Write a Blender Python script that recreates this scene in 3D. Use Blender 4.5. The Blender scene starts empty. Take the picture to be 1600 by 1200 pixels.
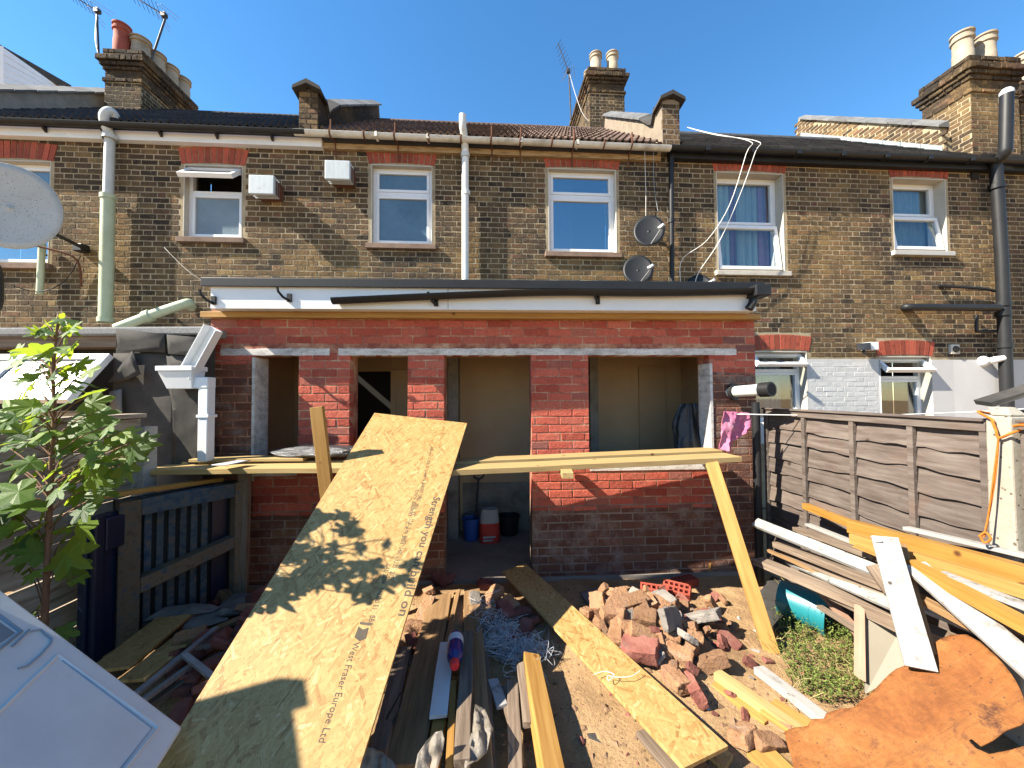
import bpy, bmesh, math, random
from mathutils import Vector, Matrix, noise
from mathutils.geometry import delaunay_2d_cdt
random.seed(7)
C = bpy.context.scene.collection
SC = bpy.context.scene
R = math.radians
V = Vector

# ------------------------------------------------------------------ camera, sky, sun, exposure
FPX, CX, CY = 600.0, 800.0, 600.0            # focal length and centre in photo pixels (1600 x 1200)
CAM = V((0, 0, 1.70))
PITCH, ROLL = math.atan(17 / 600), 0.006
F0 = V((0, math.cos(PITCH), math.sin(PITCH)))
U0 = V((0, -math.sin(PITCH), math.cos(PITCH)))
R0 = V((1, 0, 0))
RV = R0 * math.cos(ROLL) - U0 * math.sin(ROLL)
UV = U0 * math.cos(ROLL) + R0 * math.sin(ROLL)
cam = bpy.data.cameras.new('camera'); camo = bpy.data.objects.new('camera', cam); C.objects.link(camo)
cam.sensor_width = 36; cam.lens = 36 * FPX / 1600; cam.clip_start = .05; cam.clip_end = 500
mw = Matrix.Identity(4)
for i in range(3):
    mw[i][0] = RV[i]; mw[i][1] = UV[i]; mw[i][2] = -F0[i]; mw[i][3] = CAM[i]
camo.matrix_world = mw
SC.camera = camo

SUN = V((-4.23, -1.38, 3.75)).normalized()     # towards the sun
w = bpy.data.worlds.new('World'); SC.world = w; w.use_nodes = True
nt = w.node_tree; nt.nodes.clear()
sky = nt.nodes.new('ShaderNodeTexSky'); sky.sky_type = 'NISHITA'; sky.sun_disc = False
sky.sun_elevation = math.asin(SUN.z)
sky.sun_rotation = math.atan2(SUN.x, SUN.y)
sky.altitude = 0; sky.air_density = 1.0; sky.dust_density = 0.0; sky.ozone_density = 2.2
bg = nt.nodes.new('ShaderNodeBackground'); bg.inputs[1].default_value = 0.075
wo = nt.nodes.new('ShaderNodeOutputWorld')
hs = nt.nodes.new('ShaderNodeHueSaturation'); hs.inputs['Saturation'].default_value = 1.26; hs.inputs['Hue'].default_value = .497; hs.inputs['Value'].default_value = 1.12
nt.links.new(sky.outputs[0], hs.inputs['Color']); nt.links.new(hs.outputs[0], bg.inputs[0]); nt.links.new(bg.outputs[0], wo.inputs[0])
sl = bpy.data.lights.new('sun', 'SUN'); sl.energy = 5.0; sl.angle = R(.5); sl.color = (1, .92, .78)
so = bpy.data.objects.new('sun', sl); C.objects.link(so)
so.rotation_euler = SUN.to_track_quat('Z', 'Y').to_euler()
SC.view_settings.view_transform = 'Standard'; SC.view_settings.look = 'None'
SC.view_settings.exposure = 1.8; SC.view_settings.gamma = 1; SC.view_settings.use_curve_mapping = False
SC.render.engine = 'CYCLES'
SC.cycles.max_bounces = 8; SC.cycles.diffuse_bounces = 5; SC.cycles.transparent_max_bounces = 12

# ------------------------------------------------------------------ where things stand
def ray(x, y): return RV * (x - CX) - UV * (y - CY) + F0 * FPX
def hit(x, y, p, n):
    d = ray(x, y); return CAM + d * ((p - CAM).dot(n) / d.dot(n))
def aY(x, y, Y): return hit(x, y, V((0, Y, 0)), V((0, 1, 0)))
def aX(x, y, X): return hit(x, y, V((X, 0, 0)), V((1, 0, 0)))
def aZ(x, y, Z): return hit(x, y, V((0, 0, Z)), V((0, 0, 1)))
def pix(p):
    q = p - CAM; z = q.dot(F0)
    return (CX + FPX * q.dot(RV) / z, CY - FPX * q.dot(UV) / z, z)
class Frame:
    def __init__(s, o, k):
        s.a = math.atan(k); s.o = V(o)
        s.u = V((math.cos(s.a), math.sin(s.a), 0)); s.n = V((-math.sin(s.a), math.cos(s.a), 0))
    def uz(s, x, y, d=0):
        q = hit(x, y, s.o - s.n * d, s.n) - s.o
        return q.dot(s.u), q.z
    def w(s, u, d, z): return s.o + s.u * u - s.n * d + V((0, 0, z))
MAIN = Frame((0, 5.5, 0), .069)      # rear wall of the terrace
EXT = Frame((0, 3.55, 0), .05)       # front wall of the red extension
FX_L, FX_R = -2.85, 2.47             # boundary fences

# ------------------------------------------------------------------ mesh building
class MB:
    def __init__(s): s.v = []; s.f = []; s.r = []; s.m = []
    def add(s, vs, fs, rnd=None, mi=0):
        b = len(s.v); s.v += [V(p) for p in vs]
        r = random.random() if rnd is None else rnd
        for q in fs: s.f.append([b + i for i in q]); s.r.append(r); s.m.append(mi)
        return s
    def hexa(s, p, rnd=None, mi=0):   # p: 4 bottom, 4 top
        return s.add(p, [(3, 2, 1, 0), (4, 5, 6, 7), (0, 1, 5, 4), (1, 2, 6, 5), (2, 3, 7, 6), (3, 0, 4, 7)], rnd, mi)
    def box(s, x0, x1, y0, y1, z0, z1, rnd=None, mi=0):
        return s.hexa([(x0, y0, z0), (x1, y0, z0), (x1, y1, z0), (x0, y1, z0), (x0, y0, z1), (x1, y0, z1), (x1, y1, z1), (x0, y1, z1)], rnd, mi)
    def tube(s, pts, r, n=8, cap=True, mi=0):
        pts = [V(p) for p in pts]; rs = r if isinstance(r, (list, tuple)) else [r] * len(pts)
        vs = []; fs = []; up = None
        for i, p in enumerate(pts):
            t = (pts[min(i + 1, len(pts) - 1)] - pts[max(i - 1, 0)])
            t = t.normalized() if t.length > 1e-9 else V((0, 0, 1))
            if up is None: up = t.orthogonal().normalized()
            else:
                up = up - t * up.dot(t); up = up.normalized() if up.length > 1e-6 else t.orthogonal().normalized()
            b = t.cross(up)
            for k in range(n):
                a = 2 * math.pi * k / n
                vs.append(p + (up * math.cos(a) + b * math.sin(a)) * rs[i])
        for i in range(len(pts) - 1):
            for k in range(n):
                fs.append((i * n + k, i * n + (k + 1) % n, (i + 1) * n + (k + 1) % n, (i + 1) * n + k))
        if cap:
            fs.append(tuple(range(n))[::-1]); fs.append(tuple((len(pts) - 1) * n + k for k in range(n)))
        return s.add(vs, fs, None, mi)
    def lathe(s, prof, n=20, M=None, mi=0):
        M = M or Matrix.Identity(4); vs = []; fs = []
        for r, z in prof:
            for k in range(n):
                a = 2 * math.pi * k / n; vs.append(M @ V((r * math.cos(a), r * math.sin(a), z)))
        for i in range(len(prof) - 1):
            for k in range(n): fs.append((i * n + k, i * n + (k + 1) % n, (i + 1) * n + (k + 1) % n, (i + 1) * n + k))
        return s.add(vs, fs, None, mi)
    def prism(s, pts, off, mi=0):     # closed polygon of 3-D points pushed along off
        n = len(pts); a = [V(p) for p in pts]; b = [p + V(off) for p in a]
        fs = [tuple(range(n))[::-1], tuple(range(n, 2 * n))] + [(i, (i + 1) % n, n + (i + 1) % n, n + i) for i in range(n)]
        return s.add(a + b, fs, None, mi)
    def data(s, name, mats, smooth=None):
        me = bpy.data.meshes.new(name); me.from_pydata(s.v, [], s.f); me.update()
        for m in (mats if isinstance(mats, (list, tuple)) else [mats]): me.materials.append(m)
        at = me.attributes.new('rnd', 'FLOAT', 'FACE'); at.data.foreach_set('value', s.r)
        me.polygons.foreach_set('material_index', s.m)
        bm = bmesh.new(); bm.from_mesh(me); bmesh.ops.recalc_face_normals(bm, faces=bm.faces); bm.to_mesh(me); bm.free()
        if smooth:
            me.polygons.foreach_set('use_smooth', [True] * len(me.polygons)); me.set_sharp_from_angle(angle=R(smooth))
        return me
    def build(s, name, mats, parent=None, smooth=None, **k):
        return link(name, s.data(name, mats, smooth), parent, **k)
def link(name, me, parent=None, M=None, label=None, cat=None, group=None, kind=None, bevel=0):
    o = bpy.data.objects.new(name, me); C.objects.link(o)
    if parent: o.parent = parent
    if M is not None: o.matrix_local = M
    tag(o, label, cat, group, kind)
    if bevel:
        b = o.modifiers.new('bevel', 'BEVEL'); b.width = bevel; b.segments = 2; b.limit_method = 'ANGLE'; b.angle_limit = R(50)
    return o
def tag(o, label=None, cat=None, group=None, kind=None):
    if label: o['label'] = label
    if cat: o['category'] = cat
    if group: o['group'] = group
    if kind: o['kind'] = kind
    return o
def empty(name, loc, rz, label, cat, group=None):
    o = bpy.data.objects.new(name, None); C.objects.link(o); o.location = loc; o.rotation_euler = (0, 0, rz)
    o.empty_display_size = .2
    return tag(o, label, cat, group)
def axes(p, x, z):                    # matrix with local x along x and local z near z
    x = V(x).normalized(); y = V(z).cross(x).normalized(); z = x.cross(y)
    M = Matrix.Identity(4)
    for i in range(3): M[i][0] = x[i]; M[i][1] = y[i]; M[i][2] = z[i]; M[i][3] = p[i]
    return M
def bez(pts, n=6):                    # smooth curve through points
    pts = [V(p) for p in pts]; out = []
    for i in range(len(pts) - 1):
        p0 = pts[max(i - 1, 0)]; p1 = pts[i]; p2 = pts[i + 1]; p3 = pts[min(i + 2, len(pts) - 1)]
        for k in range(n):
            t = k / n
            out.append(.5 * ((2 * p1) + (p2 - p0) * t + (2 * p0 - 5 * p1 + 4 * p2 - p3) * t * t + (3 * p1 - p0 - 3 * p2 + p3) * t ** 3))
    out.append(pts[-1]); return out

# ------------------------------------------------------------------ materials
def node(t, typ, ins=None, **props):
    n = t.nodes.new(typ)
    for k, v in props.items(): setattr(n, k, v)
    for k, v in (ins or {}).items():
        s = n.inputs[k]
        if isinstance(v, bpy.types.NodeSocket): t.links.new(v, s)
        else: s.default_value = v
    return n
def ramp(t, fac, stops, interp='LINEAR'):
    n = t.nodes.new('ShaderNodeValToRGB'); t.links.new(fac, n.inputs[0]); e = n.color_ramp.elements
    n.color_ramp.interpolation = interp
    while len(e) < len(stops): e.new(.5)
    for el, (p, c) in zip(e, stops):
        el.position = p; el.color = (*c, 1) if len(c) == 3 else c
    return n.outputs[0]
def math_(t, op, a, b=0.0, c=0.0):
    n = node(t, 'ShaderNodeMath', {0: a, 1: b, 2: c}, operation=op); return n.outputs[0]
def mix(t, f, a, b, mode='MIX'):
    n = t.nodes.new('ShaderNodeMix'); n.data_type = 'RGBA'; n.blend_type = mode
    for i, v in ((0, f), (6, a), (7, b)):
        if isinstance(v, bpy.types.NodeSocket): t.links.new(v, n.inputs[i])
        else: n.inputs[i].default_value = v if i == 0 else (*v, 1)
    return n.outputs[2]
def newmat(name):
    m = bpy.data.materials.new(name); m.use_nodes = True; t = m.node_tree; t.nodes.clear()
    return m, t
def out(t, sh): t.links.new(sh, node(t, 'ShaderNodeOutputMaterial').inputs[0])
def rnd_(t):
    a = node(t, 'ShaderNodeAttribute', attribute_name='rnd').outputs['Fac']
    o = node(t, 'ShaderNodeObjectInfo').outputs['Random']
    return math_(t, 'FRACT', math_(t, 'ADD', a, o))
def coord(t, stretch=(1, 1, 1), which='Object', rnd=None):
    tc = node(t, 'ShaderNodeTexCoord').outputs[which] if which != 'World' else node(t, 'ShaderNodeNewGeometry').outputs['Position']
    m = node(t, 'ShaderNodeMapping', {'Vector': tc, 'Scale': stretch})
    if rnd is not None:
        t.links.new(node(t, 'ShaderNodeVectorMath', {0: (31.7, 17.3, 53.1), 'Scale': rnd}, operation='SCALE').outputs[0], m.inputs['Location'])
    return m.outputs[0]
def noise_(t, vec, scale, detail=6, rough=.6): return node(t, 'ShaderNodeTexNoise', {'Vector': vec, 'Scale': scale, 'Detail': detail, 'Roughness': rough}).outputs['Fac']
def bump_(t, h, strength, dist=.01, nrm=None):
    ins = {'Height': h, 'Strength': strength, 'Distance': dist}
    if nrm is not None: ins['Normal'] = nrm
    return node(t, 'ShaderNodeBump', ins).outputs[0]
def bsdf(t, col, rough=.8, normal=None, spec=.3, metal=0.0, **k):
    ins = {'Base Color': col if isinstance(col, bpy.types.NodeSocket) else (*col, 1), 'Roughness': rough, 'Specular IOR Level': spec, 'Metallic': metal}
    if normal is not None: ins['Normal'] = normal
    ins.update(k)
    return node(t, 'ShaderNodeBsdfPrincipled', ins).outputs[0]
def value(t, col, r, amt):            # lighter and darker individuals
    return node(t, 'ShaderNodeHueSaturation', {'Color': col, 'Value': math_(t, 'MULTIPLY_ADD', r, amt, 1 - amt / 2)}).outputs[0]
def mk(name, cols, scale=6, stretch=(1, 1, 1), rough=.8, bump=.3, bscale=40, bdist=.004, rndv=.25, metal=0.0, spec=.3, which='Object', lo=.3, hi=.7, speck=None, dirt=None):
    m, t = newmat(name); r = rnd_(t); v = coord(t, stretch, which, r)
    n = noise_(t, v, scale, 8, .62)
    k = len(cols); col = ramp(t, n, [(lo + (hi - lo) * i / max(1, k - 1), c) for i, c in enumerate(cols)])
    if dirt:                          # (colour, scale, threshold, amount)
        d = noise_(t, coord(t, (1, 1, 1), which, r), dirt[1], 8, .7)
        col = mix(t, math_(t, 'MULTIPLY', ramp(t, d, [(dirt[2], (0, 0, 0)), (min(1, dirt[2] + .18), (1, 1, 1))]), dirt[3]), col, dirt[0])
    if speck:
        vo = node(t, 'ShaderNodeTexVoronoi', {'Vector': coord(t, (1, 1, 1), which, r), 'Scale': speck[1]}).outputs['Distance']
        col = mix(t, ramp(t, vo, [(speck[2], (1, 1, 1)), (speck[2] + .06, (0, 0, 0))]), col, speck[0])
    col = value(t, col, r, rndv)
    b = bump_(t, noise_(t, v, bscale, 6, .7), bump, bdist) if bump else None
    out(t, bsdf(t, col, rough, b, spec, metal)); return m

def stock_mat(soot=0.0, name='london_stock_brick'):
    m, t = newmat(name); r = rnd_(t); p = coord(t, (1, 1, 1), 'World')
    col = ramp(t, r, [(0, (.030, .023, .018)), (.18, (.066, .044, .027)), (.38, (.105, .068, .038)), (.56, (.135, .088, .046)), (.70, (.075, .048, .032)), (.83, (.185, .120, .055)), (.93, (.125, .062, .042)), (1, (.225, .155, .07))])
    big = noise_(t, p, .75, 4, .6)
    col = mix(t, ramp(t, big, [(.50, (0, 0, 0)), (.70, (.7, .7, .7))]), col, (.235, .150, .060))       # yellow cleaner patches
    big2 = noise_(t, node(t, 'ShaderNodeVectorMath', {0: p, 1: (9, 4, 2)}).outputs[0], .9, 5, .65)
    col = mix(t, ramp(t, big2, [(.46, (0, 0, 0)), (.66, (.7, .7, .7))]), col, (.036, .029, .024))       # soot
    if soot: col = mix(t, ramp(t, noise_(t, p, 2.2, 6, .7), [(.30, (soot, soot, soot)), (.75, (.15, .15, .15))]), col, (.020, .018, .016))
    fine = noise_(t, p, 38, 8, .7)
    col = mix(t, .9, col, ramp(t, fine, [(.25, (.28, .28, .28)), (.5, (.5, .5, .5)), (.8, (.80, .78, .72))]), 'OVERLAY')
    smear = noise_(t, p, 17, 8, .75)
    col = mix(t, ramp(t, smear, [(.56, (0, 0, 0)), (.68, (.65, .65, .65))]), col, (.25, .195, .12))           # mortar smeared over the faces
    b = bump_(t, math_(t, 'ADD', noise_(t, p, 62, 8, .8), math_(t, 'MULTIPLY', noise_(t, p, 19, 4, .6), 1.2)), 1.0, .014)
    out(t, bsdf(t, col, .93, b, .15)); return m
def mortar_mat():
    m, t = newmat('lime_mortar'); p = coord(t, (1, 1, 1), 'World')
    col = ramp(t, noise_(t, p, 5, 8, .7), [(.3, (.194, .151, .098)), (.5, (.320, .258, .166)), (.7, (.388, .320, .219))])
    big2 = noise_(t, node(t, 'ShaderNodeVectorMath', {0: p, 1: (9, 4, 2)}).outputs[0], .9, 5, .65)
    col = mix(t, ramp(t, big2, [(.50, (0, 0, 0)), (.70, (.486, .486, .486))]), col, (.107, .083, .058))
    out(t, bsdf(t, col, .95, bump_(t, noise_(t, p, 90, 6, .8), .8, .006), .1)); return m
def red_mat():                        # red paint above, bare stained brick below
    m, t = newmat('red_painted_brick'); r = rnd_(t); p = coord(t, (1, 1, 1), 'World')
    col = ramp(t, r, [(0, (.297, .058, .037)), (.3, (.394, .084, .055)), (.6, (.460, .111, .072)), (.85, (.364, .095, .064)), (.93, (.171, .075, .064)), (1, (.505, .143, .093))])
    n = noise_(t, p, 9, 8, .7)
    col = mix(t, ramp(t, n, [(.50, (0, 0, 0)), (.74, (.45, .45, .45))]), col, (.324, .135, .099))
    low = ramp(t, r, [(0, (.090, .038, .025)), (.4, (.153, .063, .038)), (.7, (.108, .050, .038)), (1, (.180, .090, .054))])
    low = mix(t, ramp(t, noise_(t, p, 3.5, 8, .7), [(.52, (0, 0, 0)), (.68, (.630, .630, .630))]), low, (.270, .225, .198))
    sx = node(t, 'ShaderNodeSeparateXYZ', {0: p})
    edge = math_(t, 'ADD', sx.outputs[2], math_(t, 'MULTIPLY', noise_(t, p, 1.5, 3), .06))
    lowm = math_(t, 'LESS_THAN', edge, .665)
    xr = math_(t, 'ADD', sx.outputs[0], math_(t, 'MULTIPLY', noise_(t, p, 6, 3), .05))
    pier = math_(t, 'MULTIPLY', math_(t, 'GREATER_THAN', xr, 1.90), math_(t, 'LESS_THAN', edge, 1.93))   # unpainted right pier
    pierl_shade = math_(t, 'MULTIPLY', math_(t, 'LESS_THAN', xr, -2.28), math_(t, 'LESS_THAN', edge, 2.02))  # left pier takes the low colours, painting in the lean-to's shade
    col = mix(t, math_(t, 'MAXIMUM', math_(t, 'MAXIMUM', lowm, pierl_shade), pier), col, low)
    fine = noise_(t, p, 45, 8, .7)
    col = mix(t, .8, col, ramp(t, fine, [(.25, (.32, .32, .32)), (.75, (.70, .68, .65))]), 'OVERLAY')
    out(t, bsdf(t, col, .85, bump_(t, math_(t, 'ADD', noise_(t, p, 48, 8, .78), noise_(t, p, 15, 4, .6)), 1.0, .012), .25)); return m
def red_mortar_mat():
    m, t = newmat('smeared_mortar'); p = coord(t, (1, 1, 1), 'World')
    n = noise_(t, p, 4.5, 8, .75)
    col = ramp(t, n, [(.40, (.213, .067, .050)), (.54, (.370, .185, .118)), (.64, (.470, .325, .213))])
    low = ramp(t, n, [(.35, (.123, .084, .062)), (.65, (.280, .213, .168))])
    sx = node(t, 'ShaderNodeSeparateXYZ', {0: p})
    col = mix(t, math_(t, 'LESS_THAN', sx.outputs[2], .69), col, low)
    out(t, bsdf(t, col, .95, bump_(t, noise_(t, p, 80, 6, .8), .8, .005), .1)); return m
def osb_mat():
    m, t = newmat('osb_strand_board'); r = rnd_(t)
    base = coord(t, (1, 1, 1), 'Object', r)
    col = ramp(t, noise_(t, base, 5, 5), [(.3, (.290, .176, .059)), (.7, (.356, .227, .082))]); h = None
    pal = [(0, (.196, .101, .031)), (.12, (.290, .169, .056)), (.4, (.350, .221, .079)), (.7, (.392, .260, .101)), (.9, (.320, .181, .059)), (1, (.475, .344, .163))]
    for i, (ang, sx, sy, thr) in enumerate([(8, 10, 52, .30), (-24, 12, 60, .40), (35, 11, 66, .45), (-58, 13, 70, .5), (78, 12, 60, .55), (-5, 9, 44, .60), (52, 13, 75, .62), (-38, 10, 58, .66), (18, 15, 90, .6)]):
        mp = node(t, 'ShaderNodeMapping', {'Vector': base, 'Rotation': (0, 0, R(ang)), 'Location': (i * 3.1, i * 1.7, i)})
        wob = node(t, 'ShaderNodeVectorMath', {0: mp.outputs[0], 1: node(t, 'ShaderNodeVectorMath', {0: node(t, 'ShaderNodeTexNoise', {'Vector': mp.outputs[0], 'Scale': 22.0, 'Detail': 3}).outputs['Color'], 'Scale': .016}, operation='SCALE').outputs[0]})
        st = node(t, 'ShaderNodeVectorMath', {0: wob.outputs[0], 1: (sx, sy, 1)}, operation='MULTIPLY')
        vo = node(t, 'ShaderNodeTexVoronoi', {'Vector': st.outputs[0], 'Scale': 1.0, 'Randomness': .9}, voronoi_dimensions='2D', distance='CHEBYCHEV')
        sep = node(t, 'ShaderNodeSeparateColor', {0: vo.outputs['Color']})
        mask = math_(t, 'MULTIPLY', math_(t, 'GREATER_THAN', sep.outputs[0], thr), math_(t, 'LESS_THAN', vo.outputs['Distance'], .52))
        grain = noise_(t, node(t, 'ShaderNodeVectorMath', {0: st.outputs[0], 1: (.5, 4, 1)}, operation='MULTIPLY').outputs[0], 2.5, 3, .6)
        c = ramp(t, math_(t, 'MULTIPLY_ADD', math_(t, 'SUBTRACT', grain, .5), .45, sep.outputs[1]), pal)
        rim = ramp(t, vo.outputs['Distance'], [(.42, (1, 1, 1)), (.52, (.66, .56, .45))])
        c = mix(t, .7, c, rim, 'MULTIPLY')
        col = mix(t, math_(t, 'MULTIPLY', mask, .85), col, c)
        hh = math_(t, 'MULTIPLY', mask, math_(t, 'ADD', sep.outputs[2], .3))
        h = hh if h is None else math_(t, 'MAXIMUM', h, hh)
    speck = noise_(t, node(t, 'ShaderNodeMapping', {'Vector': base, 'Rotation': (0, 0, R(20)), 'Scale': (30, 110, 1)}).outputs[0], 1, 4, .6)
    col = mix(t, ramp(t, speck, [(.66, (0, 0, 0)), (.74, (.75, .75, .75))]), col, (.125, .055, .016))
    out(t, bsdf(t, col, .55, bump_(t, h, .22, .0015), .35)); return m
def glass_mat(name, tint, refl, rough=.02, bump=0, bscale=60):
    m, t = newmat(name)
    nrm = bump_(t, noise_(t, coord(t), bscale, 3), bump, .01) if bump else None
    g = node(t, 'ShaderNodeBsdfGlossy', {'Color': (.95, .97, 1, 1), 'Roughness': rough}); tr = node(t, 'ShaderNodeBsdfTransparent', {'Color': (*tint, 1)})
    if nrm is not None: t.links.new(nrm, g.inputs['Normal'])
    out(t, node(t, 'ShaderNodeMixShader', {0: refl, 1: tr.outputs[0], 2: g.outputs[0]}).outputs[0]); return m
def leaf_mat():
    m, t = newmat('sycamore_leaf'); r = rnd_(t)
    col = ramp(t, r, [(0, (.030, .089, .021)), (.45, (.071, .156, .021)), (.75, (.124, .212, .021)), (1, (.162, .242, .028))])
    col = mix(t, ramp(t, noise_(t, coord(t, (1, 1, 1), 'Object', r), 30, 4), [(.4, (0, 0, 0)), (.8, (.4, .4, .4))]), col, (.13, .17, .03))
    d = bsdf(t, col, .45, bump_(t, noise_(t, coord(t, (1, 1, 1), 'Object', r), 45, 4), .4, .004), .4)
    tr = node(t, 'ShaderNodeBsdfTranslucent', {'Color': mix(t, .6, col, (.46, .56, .03))})
    out(t, node(t, 'ShaderNodeMixShader', {0: .5, 1: d, 2: tr.outputs[0]}).outputs[0]); return m
def rust_mat():
    m, t = newmat('rust_brown_sheet'); p = coord(t, (1, 1, 1), 'Object')
    col = ramp(t, noise_(t, p, 3.0, 9, .68), [(.3, (.096, .031, .010)), (.45, (.174, .062, .018)), (.58, (.225, .090, .026)), (.72, (.270, .130, .050))])
    wv = node(t, 'ShaderNodeMapping', {'Vector': p, 'Rotation': (0, 0, R(22)), 'Scale': (1.2, 15, 4)}).outputs[0]
    st = noise_(t, wv, 1, 9, .72)
    col = mix(t, ramp(t, st, [(.56, (0, 0, 0)), (.70, (.901, .900, .880))]), col, (.070, .030, .015))
    col = mix(t, ramp(t, noise_(t, p, 5.5, 9, .75), [(.56, (0, 0, 0)), (.66, (.957, .956, .935))]), col, (.051, .020, .013))
    col = mix(t, ramp(t, st, [(.24, (.676, .675, .660)), (.40, (0, 0, 0))]), col, (.293, .158, .072))
    vo = node(t, 'ShaderNodeTexVoronoi', {'Vector': p, 'Scale': 26}).outputs['Distance']
    col = mix(t, ramp(t, vo, [(.06, (.901, .900, .880)), (.12, (0, 0, 0))]), col, (.045, .025, .017))
    fine = noise_(t, p, 45, 8, .75)
    col = mix(t, .7, col, ramp(t, fine, [(.3, (.371, .371, .363)), (.75, (.765, .742, .682))]), 'OVERLAY')
    out(t, bsdf(t, col, .75, bump_(t, math_(t, 'ADD', noise_(t, p, 14, 9, .75), math_(t, 'MULTIPLY', st, .6)), .9, .015), .25)); return m
def dirt_mat():
    m, t = newmat('dusty_earth'); p = coord(t, (1, 1, 1), 'World')
    col = ramp(t, noise_(t, p, 2.2, 9, .65), [(.3, (.212, .133, .073)), (.48, (.337, .219, .116)), (.70, (.431, .292, .164))])
    g = noise_(t, p, 55, 6, .8)
    col = mix(t, .75, col, ramp(t, g, [(.3, (.32, .32, .32)), (.75, (.7, .68, .64))]), 'OVERLAY')
    col = mix(t, ramp(t, noise_(t, p, 1.1, 6, .7), [(.6, (0, 0, 0)), (.72, (.416, .416, .416))]), col, (.052, .042, .034))
    h = math_(t, 'ADD', math_(t, 'MULTIPLY', noise_(t, p, 12, 8, .7), 1.0), math_(t, 'MULTIPLY', g, .5))
    out(t, bsdf(t, col, .97, bump_(t, h, 1.0, .03), .1)); return m

M = {}
M['stock'] = stock_mat(); M['sootbrick'] = stock_mat(.9, 'sooty_stock_brick'); M['mortar'] = mortar_mat(); M['red'] = red_mat(); M['redmortar'] = red_mortar_mat()
M['osb'] = osb_mat(); M['leaf'] = leaf_mat(); M['rust'] = rust_mat(); M['dirt'] = dirt_mat()
M['arch'] = mk('red_arch_brick', [(.17, .035, .02), (.30, .065, .035), (.22, .045, .028)], 14, bump=.7, bscale=80, which='World', rndv=.6)
M['upvc'] = mk('white_upvc', [(.612, .629, .646), (.680, .680, .680)], 3, rough=.35, bump=0, spec=.5, rndv=.03)
M['whitepaint'] = mk('white_paint', [(.323, .308, .279), (.382, .367, .343), (.392, .387, .373)], 5, rough=.6, bump=.3, bscale=30, rndv=.06)
M['reveal'] = mk('cream_painted_render', [(.401, .362, .297), (.478, .446, .388)], 4, rough=.85, bump=.4, bscale=50)
M['sill'] = mk('painted_stone_sill', [(.357, .323, .272), (.510, .476, .408)], 6, rough=.9, bump=.5)
M['oldsill'] = mk('stained_sill', [(.12, .08, .06), (.22, .15, .11)], 8, rough=.9, bump=.5)
M['glass'] = glass_mat('window_glass', (.62, .68, .70), .26); M['clearglass'] = glass_mat('clear_window_glass', (.85, .88, .88), .10)
M['frost'] = mk('frosted_glass', [(.055, .085, .11), (.09, .14, .18)], 3, rough=.12, bump=.35, bscale=26, bdist=.012, spec=.9, rndv=.2)
M['frostlight'] = mk('frosted_glass_pale', [(.132, .168, .192), (.180, .222, .246)], 3, rough=.2, bump=.4, bscale=26, bdist=.012, spec=.35, rndv=.2)
M['skypane'] = mk('sky_tinted_pane', [(.075, .105, .13), (.11, .145, .17)], 3, rough=.15, bump=.2, bscale=20, bdist=.01, spec=.5, rndv=.1)  # blue of the reflected sky put into the base colour
M['dark'] = mk('shade_black', [(.012, .011, .010), (.02, .018, .016)], 3, bump=0)  # near-black stands in for shade in rooms, recesses and gaps
M['tealcurtain'] = mk('teal_curtain', [(.240, .338, .338), (.390, .486, .481)], 5, stretch=(8, 1, .3), bump=0)
M['purplecurtain'] = mk('purple_curtain', [(.20, .10, .16), (.28, .15, .22)], 5, bump=0)
M['bluecurtain'] = mk('blue_curtain', [(.05, .07, .13), (.09, .12, .2)], 5, stretch=(8, 1, .3), bump=0)
M['voile'] = mk('grey_voile', [(.120, .180, .204), (.240, .312, .336)], 9, stretch=(6, 1, .5), bump=0)
M['browntile'] = mk('brown_roof_tile', [(.044, .030, .025), (.084, .053, .041), (.120, .085, .068)], 9, rough=.9, bump=.6, bscale=60, which='World', rndv=.7, dirt=((.136, .128, .099), 14, .58, .7))
M['blacktile'] = mk('black_roof_tile', [(.023, .023, .025), (.049, .049, .056)], 9, rough=.85, bump=.4, bscale=60, which='World', rndv=.5, spec=.2)
M['slate'] = mk('grey_slate', [(.035, .036, .04), (.075, .075, .08), (.10, .10, .10)], 7, rough=.6, bump=.5, bscale=40, which='World', rndv=.7, spec=.4)
M['coping'] = mk('grey_coping', [(.08, .08, .082), (.15, .15, .148)], 6, rough=.8, bump=.5, which='World', rndv=.4)
M['render'] = mk('pale_render', [(.142, .114, .084), (.218, .174, .130)], 5, rough=.95, bump=.6, which='World')
M['greyrender'] = mk('grey_render', [(.20, .185, .16), (.30, .28, .25)], 5, rough=.95, bump=.5, which='World')
M['lead'] = mk('lead_flashing', [(.182, .221, .240), (.273, .305, .319)], 7, rough=.6, bump=.4, which='World')
M['blackplastic'] = mk('black_plastic', [(.010, .010, .011), (.016, .016, .017)], 5, rough=.5, bump=.1, spec=.3, rndv=.1)
M['greypipe'] = mk('grey_painted_pipe', [(.36, .38, .37), (.47, .48, .46)], 5, rough=.5, bump=.2, which='World')
M['greenpipe'] = mk('pale_green_pipe', [(.33, .37, .24), (.46, .49, .34)], 4, rough=.55, bump=.3, which='World', dirt=((.30, .27, .20), 9, .62, .6))
M['whitepipe'] = mk('white_painted_pipe', [(.510, .518, .493), (.612, .612, .586)], 4, rough=.45, bump=.15, which='World')
M['dirtygutter'] = mk('stained_white_gutter', [(.32, .30, .25), (.55, .53, .47), (.62, .60, .55)], 5, rough=.6, bump=.3, which='World', dirt=((.035, .028, .02), 4, .58, .85))
M['rustiron'] = mk('rusty_iron', [(.07, .03, .018), (.15, .06, .03)], 20, rough=.9, bump=.5)
M['oldtimber'] = mk('weathered_eaves_board', [(.13, .085, .045), (.30, .20, .10), (.36, .26, .15)], 5, stretch=(1, 8, 8), rough=.9, bump=.5, which='World')
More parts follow.
